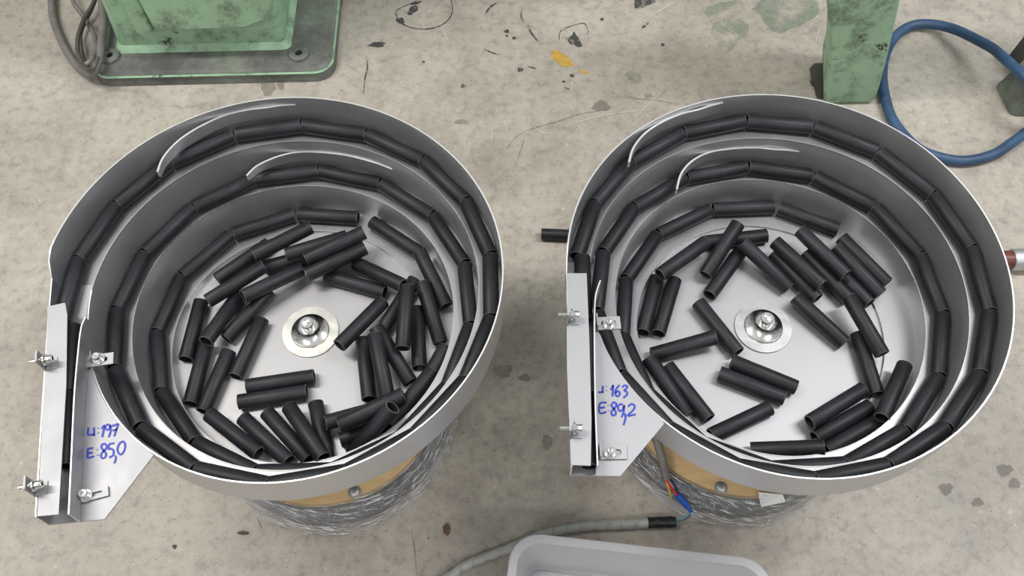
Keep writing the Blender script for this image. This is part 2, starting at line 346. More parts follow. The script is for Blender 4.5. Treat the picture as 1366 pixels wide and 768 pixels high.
# ------------------------------------------------------------------ data measured for the two bowls (metres; theta in turns)
BOWLS = [{'c':(-0.2478,0.5257),'bolt':(-0.2498,0.5308),'base':(-0.2577,0.5173),'z0':0.2408,'zp':0.0559,'Hw':0.0483,'th0':0.2518,'R':[0.1264,0.1285,0.1305,0.1326,0.1346,0.1367,0.1387,0.1408,0.1428,0.1449,0.1472,0.1496,0.152,0.1545,0.157,0.1598,0.1624,0.164,0.1648,0.1656,0.1673,0.1698,0.1717,0.1727,0.1731,0.1732,0.1734,0.1738,0.1745,0.1757,0.1771,0.1786,0.18,0.1812,0.1825,0.1838,0.1857,0.1883,0.1912,0.1934,0.1942,0.1937,0.1927,0.1921,0.1927,0.1942,0.196,0.1981,0.1999,0.2013,0.2024,0.2034,0.2048,0.2069,0.2095,0.2115,0.2124,0.2124,0.2122,0.2125,0.2137,0.2151,0.2162,0.2171,0.218,0.2191,0.2203,0.2218,0.2234,0.2249,0.2263,0.2273,0.2283,0.2292,0.2303,0.2321,0.2342,0.2361,0.2375,0.2381,0.2381,0.238,0.2385,0.2398,0.2418,0.2439,0.246,0.2479,0.2497,0.2515,0.2534,0.2552,0.2571],'chain':[(0.15,(-0.1182,0.6366,0.2512),(-0.1807,0.685,0.2512)),(0.242,(-0.1993,0.6917,0.2512),(-0.2787,0.6996,0.2512)),(0.319,(-0.2845,0.699,0.2513),(-0.3585,0.6697,0.254)),(0.393,(-0.3622,0.6673,0.2542),(-0.4129,0.606,0.2581)),(0.465,(-0.4142,0.6036,0.2582),(-0.4302,0.5259,0.2621)),(0.537,(-0.4302,0.5237,0.2622),(-0.4119,0.4462,0.2661)),(0.609,(-0.4107,0.4439,0.2663),(-0.3623,0.3808,0.2702)),(0.681,(-0.3598,0.3788,0.2703),(-0.289,0.3423,0.2741)),(0.753,(-0.2844,0.3414,0.2744),(-0.2048,0.3402,0.2781)),(0.822,(-0.2009,0.3406,0.2783),(-0.1302,0.3731,0.282)),(0.889,(-0.1284,0.3744,0.2821),(-0.076,0.4338,0.2857)),(0.956,(-0.075,0.4356,0.2858),(-0.05,0.5095,0.2894)),(1.021,(-0.0498,0.5119,0.2895),(-0.0573,0.5911,0.293)),(1.085,(-0.0579,0.5934,0.2932),(-0.0971,0.6605,0.2966)),(1.15,(-0.0989,0.6623,0.2967),(-0.1633,0.7092,0.3002)),(1.215,(-0.1657,0.7104,0.3004),(-0.2428,0.729,0.3039)),(1.279,(-0.245,0.7291,0.304),(-0.3228,0.7169,0.3074)),(1.343,(-0.3252,0.7158,0.3075),(-0.3926,0.6733,0.311)),(1.407,(-0.3948,0.6712,0.3111),(-0.4401,0.6057,0.3146)),(1.469,(-0.4412,0.6034,0.3147),(-0.4579,0.5272,0.318)),(1.529,(-0.4579,0.525,0.3181),(-0.4465,0.4512,0.3213)),(1.59,(-0.4447,0.4475,0.3214),(-0.4039,0.3791,0.3248)),(1.653,(-0.4012,0.3756,0.325),(-0.337,0.3285,0.3283)),(1.714,(-0.3347,0.3274,0.3284),(-0.2574,0.308,0.3317)),(1.774,(-0.2552,0.3078,0.3318),(-0.1767,0.3183,0.335)),(1.832,(-0.1746,0.3189,0.3351),(-0.1063,0.3556,0.3382)),(1.89,(-0.1046,0.3569,0.3383),(-0.0527,0.4156,0.3415)),(1.947,(-0.0515,0.4174,0.3415),(-0.0242,0.4896,0.3446)),(2.004,(-0.0239,0.4918,0.3447),(-0.0244,0.5695,0.3478)),(2.059,(-0.0248,0.5717,0.3478),(-0.0526,0.6433,0.3509)),(2.115,(-0.0538,0.6452,0.3509),(-0.1046,0.7032,0.354)),(2.171,(-0.1063,0.7045,0.3541),(-0.175,0.7431,0.3571)),(2.228,(-0.1771,0.7439,0.3572),(-0.2556,0.7574,0.3603)),(2.284,(-0.258,0.7574,0.3604),(-0.3363,0.743,0.3635)),(2.341,(-0.3396,0.7416,0.3636),(-0.4079,0.7006,0.3666)),(2.397,(-0.4107,0.6985,0.3668),(-0.4598,0.6377,0.3697)),(2.45,(-0.4609,0.6358,0.3698),(-0.4871,0.5625,0.3726)),(2.503,(-0.4875,0.5603,0.3727),(-0.4883,0.4817,0.3756))],'loose':[('ramp',(-0.1161,0.6277,0.2672),(-0.0822,0.5566,0.253)),('a1',(-0.3235,0.6245,0.2718),(-0.2544,0.6647,0.2739)),('a2',(-0.3727,0.6036,0.25),(-0.3122,0.6559,0.25)),('a3',(-0.3734,0.562,0.2693),(-0.3104,0.6114,0.2677)),('a4',(-0.3288,0.5645,0.2745),(-0.2645,0.61,0.2601)),('a5',(-0.3145,0.62,0.25),(-0.2377,0.6422,0.25)),('a6',(-0.2837,0.6262,0.2695),(-0.2081,0.6522,0.2678)),('b1',(-0.2563,0.6149,0.2759),(-0.1843,0.649,0.2824)),('b2',(-0.2548,0.5966,0.2683),(-0.1832,0.6321,0.2724)),('b3',(-0.2351,0.606,0.25),(-0.1595,0.58,0.25)),('b4',(-0.1977,0.6212,0.2533),(-0.1337,0.5765,0.2708)),('c1',(-0.1267,0.5673,0.285),(-0.1305,0.4878,0.2771)),('c2',(-0.1109,0.5816,0.2698),(-0.0883,0.5074,0.25)),('c4',(-0.1185,0.5546,0.253),(-0.1128,0.4748,0.25)),('c5',(-0.2073,0.4972,0.2693),(-0.1588,0.5604,0.2618)),('c6',(-0.1605,0.525,0.25),(-0.1218,0.595,0.253)),('c7',(-0.1656,0.5216,0.2678),(-0.1233,0.4561,0.25)),('c8',(-0.1833,0.5149,0.25),(-0.1708,0.4359,0.25)),('c9',(-0.1636,0.5052,0.2818),(-0.1464,0.4278,0.2709)),('d1',(-0.1985,0.3936,0.2775),(-0.1254,0.424,0.2885)),('d2',(-0.2171,0.4004,0.2669),(-0.1434,0.4275,0.2517)),('d3',(-0.2017,0.386,0.25),(-0.1256,0.4104,0.25)),('d4',(-0.1358,0.4037,0.3015),(-0.1865,0.3693,0.2501)),('e1',(-0.0804,0.4966,0.2627),(-0.1184,0.4274,0.25)),('e2',(-0.0943,0.4598,0.2742),(-0.143,0.3967,0.2675)),('g1',(-0.3883,0.5729,0.25),(-0.3954,0.4932,0.25)),('g2',(-0.3422,0.5811,0.2505),(-0.3678,0.5074,0.2683)),('g3',(-0.3036,0.5847,0.25),(-0.3507,0.52,0.25)),('g4',(-0.3094,0.5455,0.25),(-0.3324,0.4689,0.25)),('g5',(-0.3735,0.515,0.25),(-0.3812,0.4353,0.25)),('g6',(-0.3445,0.5026,0.25),(-0.3648,0.4252,0.25)),('h1',(-0.3534,0.4167,0.2617),(-0.2903,0.3676,0.2621)),('h2',(-0.3174,0.4161,0.25),(-0.2587,0.3617,0.25)),('h3',(-0.2902,0.4222,0.25),(-0.2355,0.3638,0.25)),('h4',(-0.2617,0.4233,0.2621),(-0.2153,0.3584,0.2685)),('h5',(-0.2339,0.4327,0.25),(-0.2124,0.3557,0.25)),('k1',(-0.3175,0.4556,0.25),(-0.2383,0.4666,0.25)),('k2',(-0.3247,0.436,0.25),(-0.2454,0.4471,0.2501))],'zpl':0.3666,'cover':[(-0.4979,0.4896,0.3946),(-0.4795,0.4937,0.3946),(-0.474,0.479,0.3946),(-0.4576,0.3978,0.3946),(-0.4359,0.2632,0.3946),(-0.4559,0.2618,0.3946),(-0.4732,0.3598,0.3946),(-0.494,0.4759,0.3946)],'side':[(-0.4936,0.4719,0.3936),(-0.4586,0.2611,0.3936)],'plate':[(-0.4038,0.266,0.3666),(-0.3667,0.3305,0.3666)],'plateL':[(-0.4582,0.2617,0.3666)],'fence':[(-0.4547,0.4763,0.3936),(-0.4568,0.4638,0.3936),(-0.4542,0.436,0.3936),(-0.4478,0.3872,0.3936),(-0.4366,0.3201,0.3936),(-0.4275,0.2636,0.3936)],'tabs':[[(-0.4586,0.4402,0.3696),(-0.4276,0.4456,0.3696),(-0.4249,0.4314,0.3696),(-0.4561,0.4278,0.3696)],[(-0.4349,0.2891,0.3696),(-0.406,0.3006,0.3696),(-0.4034,0.2868,0.3696),(-0.4337,0.283,0.3696)]],'bolts':[(-0.4412,0.4371,0.3696),(-0.426,0.2889,0.3696)],'outer':[(-0.4821,0.4208,0.3936),(-0.4624,0.2882,0.3936)],'writing':[[(-0.439,0.3617,0.3671),(-0.4386,0.3579,0.3671),(-0.4378,0.3541,0.3671),(-0.4316,0.354,0.3671)],[(-0.4333,0.3617,0.3671),(-0.4315,0.3537,0.3671),(-0.4311,0.3529,0.3671)],[(-0.4288,0.361,0.3671),(-0.4287,0.3603,0.3671)],[(-0.4276,0.3561,0.3671),(-0.4275,0.3554,0.3671)],[(-0.4253,0.3602,0.3671),(-0.423,0.3635,0.3671),(-0.4227,0.3584,0.3671),(-0.4226,0.3509,0.3671)],[(-0.4171,0.3633,0.3671),(-0.4193,0.3647,0.3671),(-0.4213,0.3632,0.3671),(-0.4214,0.3606,0.3671),(-0.4192,0.3587,0.3671),(-0.4171,0.36,0.3671),(-0.4168,0.3635,0.3671),(-0.4155,0.3593,0.3671),(-0.4155,0.3549,0.3671),(-0.416,0.3507,0.3671)],[(-0.415,0.3631,0.3671),(-0.412,0.3637,0.3671),(-0.409,0.3647,0.3671),(-0.4097,0.3585,0.3671),(-0.4105,0.3515,0.3671)],[(-0.4136,0.3577,0.3671),(-0.4088,0.3589,0.3671)],[(-0.4297,0.3393,0.3671),(-0.4345,0.3385,0.3671),(-0.434,0.334,0.3671),(-0.433,0.3292,0.3671),(-0.4269,0.3306,0.3671)],[(-0.4335,0.334,0.3671),(-0.4293,0.3345,0.3671)],[(-0.4248,0.3379,0.3671),(-0.4247,0.3372,0.3671)],[(-0.4235,0.332,0.3671),(-0.4233,0.3314,0.3671)],[(-0.4162,0.3414,0.3671),(-0.4187,0.3436,0.3671),(-0.4213,0.3428,0.3671),(-0.4213,0.3397,0.3671),(-0.4186,0.3366,0.3671),(-0.4157,0.3336,0.3671),(-0.4152,0.3299,0.3671),(-0.4174,0.3282,0.3671),(-0.4197,0.3298,0.3671),(-0.42,0.3332,0.3671),(-0.4177,0.3364,0.3671),(-0.4159,0.3398,0.3671),(-0.4162,0.3414,0.3671)],[(-0.4091,0.344,0.3671),(-0.4139,0.343,0.3671),(-0.4133,0.3378,0.3671),(-0.4107,0.3382,0.3671),(-0.408,0.3353,0.3671),(-0.4079,0.3312,0.3671),(-0.4114,0.3289,0.3671)],[(-0.4056,0.3309,0.3671),(-0.4043,0.3275,0.3671),(-0.405,0.3226,0.3671)],[(-0.4015,0.3456,0.3671),(-0.4039,0.343,0.3671),(-0.4046,0.3376,0.3671),(-0.4022,0.3328,0.3671),(-0.3994,0.3321,0.3671),(-0.3974,0.3359,0.3671),(-0.3974,0.3413,0.3671),(-0.3993,0.3451,0.3671),(-0.4015,0.3456,0.3671)]],'baffles':[[(-0.4086,0.6648,0.3963),(-0.4058,0.6859,0.3955),(-0.3935,0.7097,0.3946),(-0.3729,0.7309,0.3935),(-0.3452,0.7495,0.3923),(-0.3193,0.7585,0.3913),(-0.2927,0.7632,0.3903),(-0.2763,0.7665,0.3897),(-0.2596,0.768,0.3891)],[(-0.3248,0.7013,0.3364),(-0.3146,0.7159,0.3357),(-0.2982,0.7271,0.3349),(-0.2822,0.7343,0.3341),(-0.2648,0.7384,0.3334),(-0.2408,0.7386,0.3324),(-0.2128,0.7352,0.3312),(-0.1946,0.731,0.3304),(-0.1731,0.724,0.3295),(-0.1594,0.7187,0.3289),(-0.1462,0.7124,0.3282)]]},{'c':(0.3123,0.5205),'bolt':(0.3076,0.5225),'base':(0.3057,0.5148),'z0':0.2405,'zp':0.053,'Hw':0.0442,'th0':0.2647,'R':[0.1489,0.1471,0.1453,0.1435,0.1417,0.1404,0.1397,0.1398,0.1409,0.1428,0.1451,0.1476,0.15,0.152,0.1535,0.1551,0.157,0.1592,0.1612,0.1631,0.165,0.167,0.1691,0.1709,0.1722,0.1729,0.173,0.1733,0.1742,0.1758,0.1781,0.181,0.1837,0.1857,0.1865,0.1869,0.1875,0.1888,0.1904,0.1915,0.1917,0.1916,0.1915,0.1919,0.193,0.1949,0.1976,0.2002,0.2021,0.203,0.2032,0.2032,0.2036,0.2044,0.2061,0.2082,0.2104,0.2119,0.2124,0.2121,0.212,0.2132,0.2159,0.2194,0.2227,0.2247,0.2255,0.2254,0.2251,0.2256,0.2267,0.2284,0.2294,0.2294,0.2292,0.2296,0.231,0.2329,0.2349,0.2369,0.2392,0.2417,0.2435,0.244,0.2439,0.2443,0.2453,0.2467,0.2482,0.2498,0.2516,0.2534,0.2553],'chain':[(0.178,(0.423,0.6561,0.2509),(0.3519,0.692,0.2509)),(0.256,(0.3456,0.6937,0.2509),(0.2659,0.6925,0.2509)),(0.332,(0.2613,0.6915,0.251),(0.1909,0.6544,0.2534)),(0.405,(0.1885,0.6526,0.2535),(0.1435,0.5869,0.2572)),(0.477,(0.1427,0.5849,0.2573),(0.1315,0.5063,0.2611)),(0.549,(0.1317,0.5042,0.2612),(0.154,0.4291,0.2648)),(0.621,(0.1557,0.4265,0.265),(0.2076,0.3662,0.2686)),(0.69,(0.2099,0.3642,0.2688),(0.2793,0.3327,0.2722)),(0.758,(0.2816,0.3323,0.2723),(0.3612,0.3341,0.2758)),(0.826,(0.3635,0.3346,0.2759),(0.4342,0.3709,0.2794)),(0.893,(0.4359,0.3722,0.2795),(0.4851,0.4332,0.283)),(0.96,(0.4861,0.4352,0.2831),(0.5077,0.5113,0.2865)),(1.026,(0.5078,0.5135,0.2866),(0.4982,0.5911,0.29)),(1.091,(0.4975,0.5932,0.2901),(0.4578,0.66,0.2934)),(1.156,(0.4552,0.6624,0.2935),(0.3892,0.707,0.2969)),(1.223,(0.3854,0.7087,0.2971),(0.3069,0.7222,0.3004)),(1.289,(0.3029,0.722,0.3006),(0.225,0.7055,0.3039)),(1.354,(0.2216,0.7043,0.304),(0.1555,0.6599,0.3073)),(1.415,(0.1537,0.6583,0.3074),(0.1117,0.5942,0.3105)),(1.476,(0.1108,0.5915,0.3106),(0.0973,0.513,0.3137)),(1.538,(0.0977,0.5087,0.3139),(0.1169,0.4314,0.317)),(1.6,(0.1182,0.428,0.3172),(0.1635,0.3645,0.3203)),(1.659,(0.1651,0.363,0.3203),(0.2302,0.3192,0.3234)),(1.718,(0.2321,0.3183,0.3235),(0.3072,0.3014,0.3265)),(1.776,(0.3094,0.3013,0.3266),(0.3854,0.3139,0.3296)),(1.834,(0.3875,0.3146,0.3296),(0.454,0.3531,0.3326)),(1.891,(0.4556,0.3545,0.3327),(0.5045,0.4117,0.3356)),(1.947,(0.5056,0.4136,0.3357),(0.533,0.4852,0.3386)),(2.005,(0.5334,0.4873,0.3387),(0.5338,0.5668,0.3417)),(2.062,(0.5334,0.569,0.3418),(0.5072,0.6414,0.3446)),(2.118,(0.5056,0.6438,0.3447),(0.4541,0.7045,0.3477)),(2.175,(0.4517,0.7065,0.3478),(0.3812,0.7438,0.3507)),(2.232,(0.3772,0.7447,0.3508),(0.2981,0.7536,0.3537)),(2.29,(0.2942,0.7536,0.3539),(0.2169,0.7349,0.3567)),(2.346,(0.2145,0.7337,0.3568),(0.1478,0.6901,0.3597)),(2.4,(0.1457,0.6884,0.3598),(0.1,0.6289,0.3625)),(2.452,(0.099,0.627,0.3626),(0.0743,0.5549,0.3653))],'loose':[('r1',(0.1834,0.5851,0.2679),(0.247,0.6335,0.2653)),('r2',(0.2502,0.6427,0.2497),(0.3298,0.6505,0.2497)),('r3',(0.2893,0.6553,0.2719),(0.2434,0.5925,0.2529)),('r4',(0.2939,0.6285,0.2497),(0.2454,0.5649,0.2497)),('r5',(0.1824,0.5915,0.2497),(0.1581,0.5153,0.2497)),('r6',(0.2045,0.5883,0.2497),(0.1768,0.5132,0.2497)),('s1',(0.2924,0.6285,0.269),(0.3458,0.5721,0.2497)),('s2',(0.3343,0.6231,0.2497),(0.3782,0.5562,0.2497)),('s3',(0.3327,0.6291,0.2684),(0.3814,0.5656,0.2666)),('s4',(0.3737,0.6205,0.2529),(0.4162,0.5527,0.2528)),('s5',(0.3655,0.643,0.2723),(0.4125,0.5783,0.2681)),('s6',(0.3985,0.615,0.2497),(0.441,0.5473,0.2497)),('s7',(0.4106,0.6236,0.2626),(0.4556,0.5581,0.2538)),('s8',(0.4213,0.6393,0.2581),(0.4671,0.5739,0.2527)),('t1',(0.3488,0.5554,0.2568),(0.4,0.4943,0.2497)),('t2',(0.4081,0.5461,0.2718),(0.4359,0.4715,0.2638)),('t3',(0.418,0.5066,0.2497),(0.4242,0.4269,0.2497)),('u1',(0.3375,0.3914,0.2566),(0.4073,0.4305,0.2578)),('u2',(0.3425,0.3747,0.2497),(0.4132,0.4121,0.2497)),('u3',(0.3525,0.3592,0.2497),(0.4232,0.3966,0.2497)),('u4',(0.4159,0.3902,0.2685),(0.4592,0.4573,0.2637)),('v1',(0.2671,0.3625,0.2497),(0.3452,0.3574,0.2665)),('w1',(0.2301,0.5547,0.2497),(0.2698,0.4852,0.2497)),('w2',(0.1659,0.4846,0.2499),(0.2434,0.5011,0.2608)),('w3',(0.1596,0.4745,0.2647),(0.1991,0.4066,0.2497)),('w4',(0.183,0.4696,0.2497),(0.224,0.4008,0.2497)),('x1',(0.259,0.471,0.2558),(0.3315,0.4376,0.2502)),('x2',(0.2437,0.4586,0.2497),(0.316,0.4245,0.2497)),('x3',(0.297,0.4131,0.2497),(0.2239,0.3807,0.2497))],'zpl':0.3591,'cover':[(0.0614,0.5201,0.3871),(0.0819,0.5196,0.3871),(0.08,0.4415,0.3871),(0.0766,0.3491,0.3871),(0.0729,0.3015,0.3871),(0.0539,0.3027,0.3871),(0.0562,0.399,0.3871),(0.0589,0.4688,0.3871)],'side':[(0.0602,0.511,0.3861),(0.0513,0.2943,0.3861)],'plate':[(0.1042,0.2996,0.3591),(0.1537,0.3542,0.3591)],'plateL':[(0.0543,0.3014,0.3591)],'fence':[(0.0966,0.5112,0.3861),(0.0926,0.5007,0.3861),(0.0894,0.4878,0.3861),(0.0863,0.4524,0.3861),(0.082,0.3737,0.3861),(0.079,0.2922,0.3861)],'tabs':[[(0.0918,0.4766,0.3621),(0.1178,0.4787,0.3621),(0.1166,0.4622,0.3621),(0.0909,0.4628,0.3621)],[(0.0854,0.3312,0.3621),(0.1129,0.3313,0.3621),(0.1117,0.3162,0.3621),(0.0845,0.3169,0.3621)]],'bolts':[(0.1044,0.468,0.3621),(0.0955,0.3229,0.3621)],'outer':[(0.0598,0.463,0.3861),(0.0557,0.3364,0.3861)],'writing':[[(0.0882,0.3909,0.3596),(0.0929,0.391,0.3596)],[(0.0933,0.3981,0.3596),(0.0929,0.39,0.3596)],[(0.0971,0.3977,0.3596),(0.0971,0.3972,0.3596)],[(0.0969,0.3927,0.3596),(0.0969,0.3922,0.3596)],[(0.1013,0.3934,0.3596),(0.103,0.3957,0.3596),(0.1044,0.3982,0.3596),(0.1026,0.3857,0.3596)],[(0.1111,0.3984,0.3596),(0.1079,0.3952,0.3596),(0.106,0.3906,0.3596),(0.1065,0.3866,0.3596),(0.1084,0.3859,0.3596),(0.1104,0.3878,0.3596),(0.1103,0.3907,0.3596),(0.1082,0.3914,0.3596),(0.1062,0.3893,0.3596)],[(0.1137,0.3959,0.3596),(0.1164,0.398,0.3596),(0.119,0.397,0.3596),(0.118,0.3942,0.3596),(0.1154,0.3924,0.3596),(0.118,0.3906,0.3596),(0.1181,0.3875,0.3596),(0.1138,0.3838,0.3596)],[(0.0962,0.379,0.3596),(0.0891,0.3782,0.3596),(0.0881,0.3678,0.3596),(0.0952,0.3686,0.3596)],[(0.0888,0.3733,0.3596),(0.094,0.3738,0.3596)],[(0.0975,0.376,0.3596),(0.0975,0.3754,0.3596)],[(0.0974,0.3701,0.3596),(0.0974,0.3695,0.3596)],[(0.1065,0.3771,0.3596),(0.1036,0.3792,0.3596),(0.1009,0.3759,0.3596),(0.1028,0.3723,0.3596),(0.1049,0.3683,0.3596),(0.1037,0.3648,0.3596),(0.1007,0.3652,0.3596),(0.1007,0.3691,0.3596),(0.105,0.3739,0.3596),(0.1065,0.3771,0.3596)],[(0.1131,0.3763,0.3596),(0.1098,0.3767,0.3596),(0.1074,0.3732,0.3596),(0.109,0.3695,0.3596),(0.1121,0.3704,0.3596),(0.114,0.3753,0.3596),(0.1132,0.3688,0.3596),(0.1105,0.3623,0.3596)],[(0.1142,0.3665,0.3596),(0.1144,0.3613,0.3596),(0.1117,0.3536,0.3596)],[(0.1181,0.3739,0.3596),(0.1217,0.3767,0.3596),(0.1249,0.3747,0.3596),(0.1233,0.3701,0.3596),(0.1167,0.3638,0.3596),(0.1253,0.3652,0.3596)]],'baffles':[[(0.1403,0.6683,0.3891),(0.1474,0.6896,0.3883),(0.1628,0.7113,0.3874),(0.1848,0.7287,0.3865),(0.2103,0.742,0.3855),(0.2318,0.7486,0.3847),(0.2473,0.7549,0.3841),(0.2634,0.7601,0.3835)],[(0.2041,0.6673,0.3341),(0.2123,0.6915,0.3332),(0.2287,0.7114,0.3323),(0.2521,0.7247,0.3312),(0.2816,0.7304,0.33),(0.3101,0.732,0.3289),(0.3363,0.7293,0.3278),(0.3508,0.7283,0.3272),(0.3654,0.7262,0.3266)]]}]
LOOSE = {'left': {
'ramp': "black rubber tube on the left bowl's lowest ledge, just below its two o'clock neighbour",
'a1': "black tube sloping up-right on top of the left bowl's back pile, nearest the inner wall",
'a2': "half-hidden black tube deep under the back-left pile of the left bowl, against its inner wall",
'a3': "black tube second from the inner wall in the left bowl's back-left pile",
'a4': "black tube at the near edge of the left bowl's back-left pile, lying up-right",
'a5': "black tube mostly buried in the middle of the left bowl's back pile, behind the hub",
'a6': "dark tube in the gap behind the crossed pair of tubes at the left bowl's back",
'b1': "upper tube of the parallel pair at the left bowl's back, its open end facing left",
'b2': "lower tube of the parallel pair at the left bowl's back, its open end facing left",
'b3': "black tube lying alone just above and right of the left bowl's hub, bore facing right",
'b4': "black tube slanting down-right between the back pair and the right-hand heap, left bowl",
'c1': "upright-looking tube on top of the left bowl's right-hand heap, pointing towards the viewer",
'c2': "tube leaning down-right from the top of the left bowl's right-hand heap, bore facing the viewer",
'c4': "tube under the top one of the left bowl's right-hand heap, open end forward",
'c5': "tube lying diagonally nearest the left bowl's hub on its right, bore facing lower left",
'c6': "tube pinned beneath the right-hand heap of the left bowl, one end near the hub side",
'c7': "tube sloping down-right from beneath the two parallel tubes right of the left hub",
'c8': "left tube of the two parallel ones standing below right of the left bowl's hub",
'c9': "right, raised tube of the two parallel ones below right of the left bowl's hub",
'd1': "tube on top of the left bowl's front-right heap, lying up-right across the others",
'd2': "tube under the topmost one of the left bowl's front-right heap, only its left end showing",
'd3': "lowest short-showing tube of the left bowl's front-right heap, beside the front wall",
'd4': "steeply propped tube at the left bowl's front right, its round bore facing up",
'e1': "tube against the left bowl's right front wall, upper one of two end to end",
'e2': "tube against the left bowl's right front wall, running behind the propped tube",
'g1': "leftmost loose tube in the left bowl, upright against the inner wall at nine o'clock",
'g2': "long diagonal tube second from the left wall in the left bowl, above another's end",
'g3': "diagonal tube third from the left wall in the left bowl, bore facing lower left",
'g4': "tube standing clear to the left of the left bowl's hub, shadow on its right",
'g5': "tube below the leftmost one in the left bowl, dark open end towards the viewer",
'g6': "tube between the two lower left-hand tubes of the left bowl, leaning down-left",
'h1': "leftmost of the row of tubes fanned along the left bowl's front wall",
'h2': "second tube from the left in the fan along the left bowl's front wall",
'h3': "third tube from the left in the fan along the left bowl's front wall",
'h4': "fourth tube in the fan along the left bowl's front wall, resting on its neighbour",
'h5': "rightmost, most upright tube of the fan along the left bowl's front wall",
'k1': "upper of the two level tubes lying side by side below the left bowl's hub",
'k2': "lower of the two level tubes lying side by side below the left bowl's hub"},
'right': {
'r1': "tube against the right bowl's inner back-left wall, ending beside the crossing tubes",
'r2': "level tube against the right bowl's inner back wall, partly under a crossing tube",
'r3': "tube leaning across the back one in the right bowl, bore facing lower left",
'r4': "tube beside the leaning one behind the right bowl's hub, wide bore facing lower left",
'r5': "left tube of the upright pair against the right bowl's left inner wall",
'r6': "right tube of the upright pair by the right bowl's left inner wall",
's1': "tube nearest the hub in the right bowl's back-right heap, sloping down-right",
's2': "second tube from the hub in the right bowl's back-right heap, longest reach forward",
's3': "third tube from the hub in the right bowl's back-right heap",
's4': "tube partly hidden under the topmost one of the right bowl's back-right heap",
's5': "topmost tube of the right bowl's back-right heap, starting nearest the back wall",
's6': "tube low in the right bowl's back-right heap whose lower end alone shows",
's7': "tube second from the outside of the right bowl's back-right heap",
's8': "outermost tube of the right bowl's back-right heap, touching the inner wall",
't1': "tube lying alone to the right of the right bowl's hub with shadow below left",
't2': "upper of the two tubes end to end at three o'clock in the right bowl",
't3': "lower of the two tubes end to end at three o'clock in the right bowl",
'u1': "upper of three parallel tubes at the right bowl's front right, bore facing left",
'u2': "middle of three parallel tubes at the right bowl's front right, bore facing left",
'u3': "lowest of three parallel tubes at the right bowl's front right, on the ledge side",
'u4': "tube leaning against the right bowl's inner wall at half past four",
'v1': "level tube tucked against the right bowl's front wall at six o'clock",
'w1': "tube just left of the right bowl's hub, sloping down-right with bore towards the viewer",
'w2': "tube butting from the left against the one beside the right bowl's hub",
'w3': "left tube of the slanting pair by the right bowl's front-left wall",
'w4': "right tube of the slanting pair by the right bowl's front-left wall, open end forward",
'x1': "upper of the two tubes side by side below the right bowl's hub",
'x2': "lower of the two tubes side by side below the right bowl's hub",
'x3': "tube sloping down-left to the right bowl's front wall below the side-by-side pair"}}

# ------------------------------------------------------------------ floor
fl = mesh('floor', [(-4, -2.5, 0), (4, -2.5, 0), (4, 5, 0), (-4, 5, 0)], [(0, 1, 2, 3)], M_CONC)
fl['kind'] = 'structure'
def H(u, v, z=0.0):
    """a spot measured on the photograph, taken to its real place on the horizontal plane at height z"""
    d = rt*((u-683)/FPX) + up*(-(v-384)/FPX) + fw
    return Vector((0, 0, CAMH)) + d*((z-CAMH)/d.z)
_sz = [0.0004]
def blot(name, pts, mat, jag=.25):
    P = smoothpath([H(u, v) for u, v in pts+[pts[0]]], 5)[:-1]; c = sum(P, Vector())/len(P)
    z = _sz[0]; _sz[0] += .00002
    ph = [random.uniform(0, 6.3) for _ in range(3)]; Q = [c+(p-c)*(1+jag*.5*math.sin(3*k*2*PI/len(P)+ph[0])+jag*.3*math.sin(7*k*2*PI/len(P)+ph[1])+random.uniform(-jag, jag)*.2) for k, p in enumerate(P)]
    V = [(c.x, c.y, z)]+[(q.x, q.y, z) for q in Q]; n = len(Q)
    return mesh(name, V, [(0, 1+k, 1+(k+1) % n) for k in range(n)], mat, fl)
def streak(name, pts, wd, mat):
    P = smoothpath([H(u, v) for u, v in pts], 6); z = _sz[0]; _sz[0] += .00002; V = []; n = len(P)
    for i, p in enumerate(P):
        t = (P[min(i+1, n-1)]-P[max(i-1, 0)]).normalized(); s = Vector((-t.y, t.x, 0))*wd/2*random.uniform(.5, 1.2)*(.3+.7*math.sin(PI*min(max(i/(n-1), .08), .92)))
        V += [(p.x+s.x, p.y+s.y, z), (p.x-s.x, p.y-s.y, z)]
    return mesh(name, V, [(2*i, 2*i+1, 2*i+3, 2*i+2) for i in range(n-1)], mat, fl)
def ring_px(cx, cy, rx, ry, n=10): return [(cx+rx*math.cos(2*PI*k/n), cy+ry*math.sin(2*PI*k/n)) for k in range(n)]
blot('paint_spill', [(737, 68), (745, 66), (756, 76), (767, 88), (757, 89), (745, 86), (736, 78)], ST_YEL)
blot('paint_spill', [(770, 94), (777, 94), (787, 98), (779, 98)], ST_YEL)
for p in ([(835, 98), (842, 94), (850, 98), (858, 104), (852, 111), (842, 108), (835, 104)], [(859, 126), (866, 125), (870, 129), (862, 132)],
          [(948, 42), (960, 26), (985, 24), (998, 42), (985, 56), (970, 70), (955, 58)], [(938, 14), (960, 4), (985, 0), (975, 10), (950, 28)], [(1002, 12), (1030, -2), (1090, 0), (1085, 22), (1060, 38), (1040, 44), (1020, 30)]):
    blot('paint_spill', p, ST_GREEN, .15)
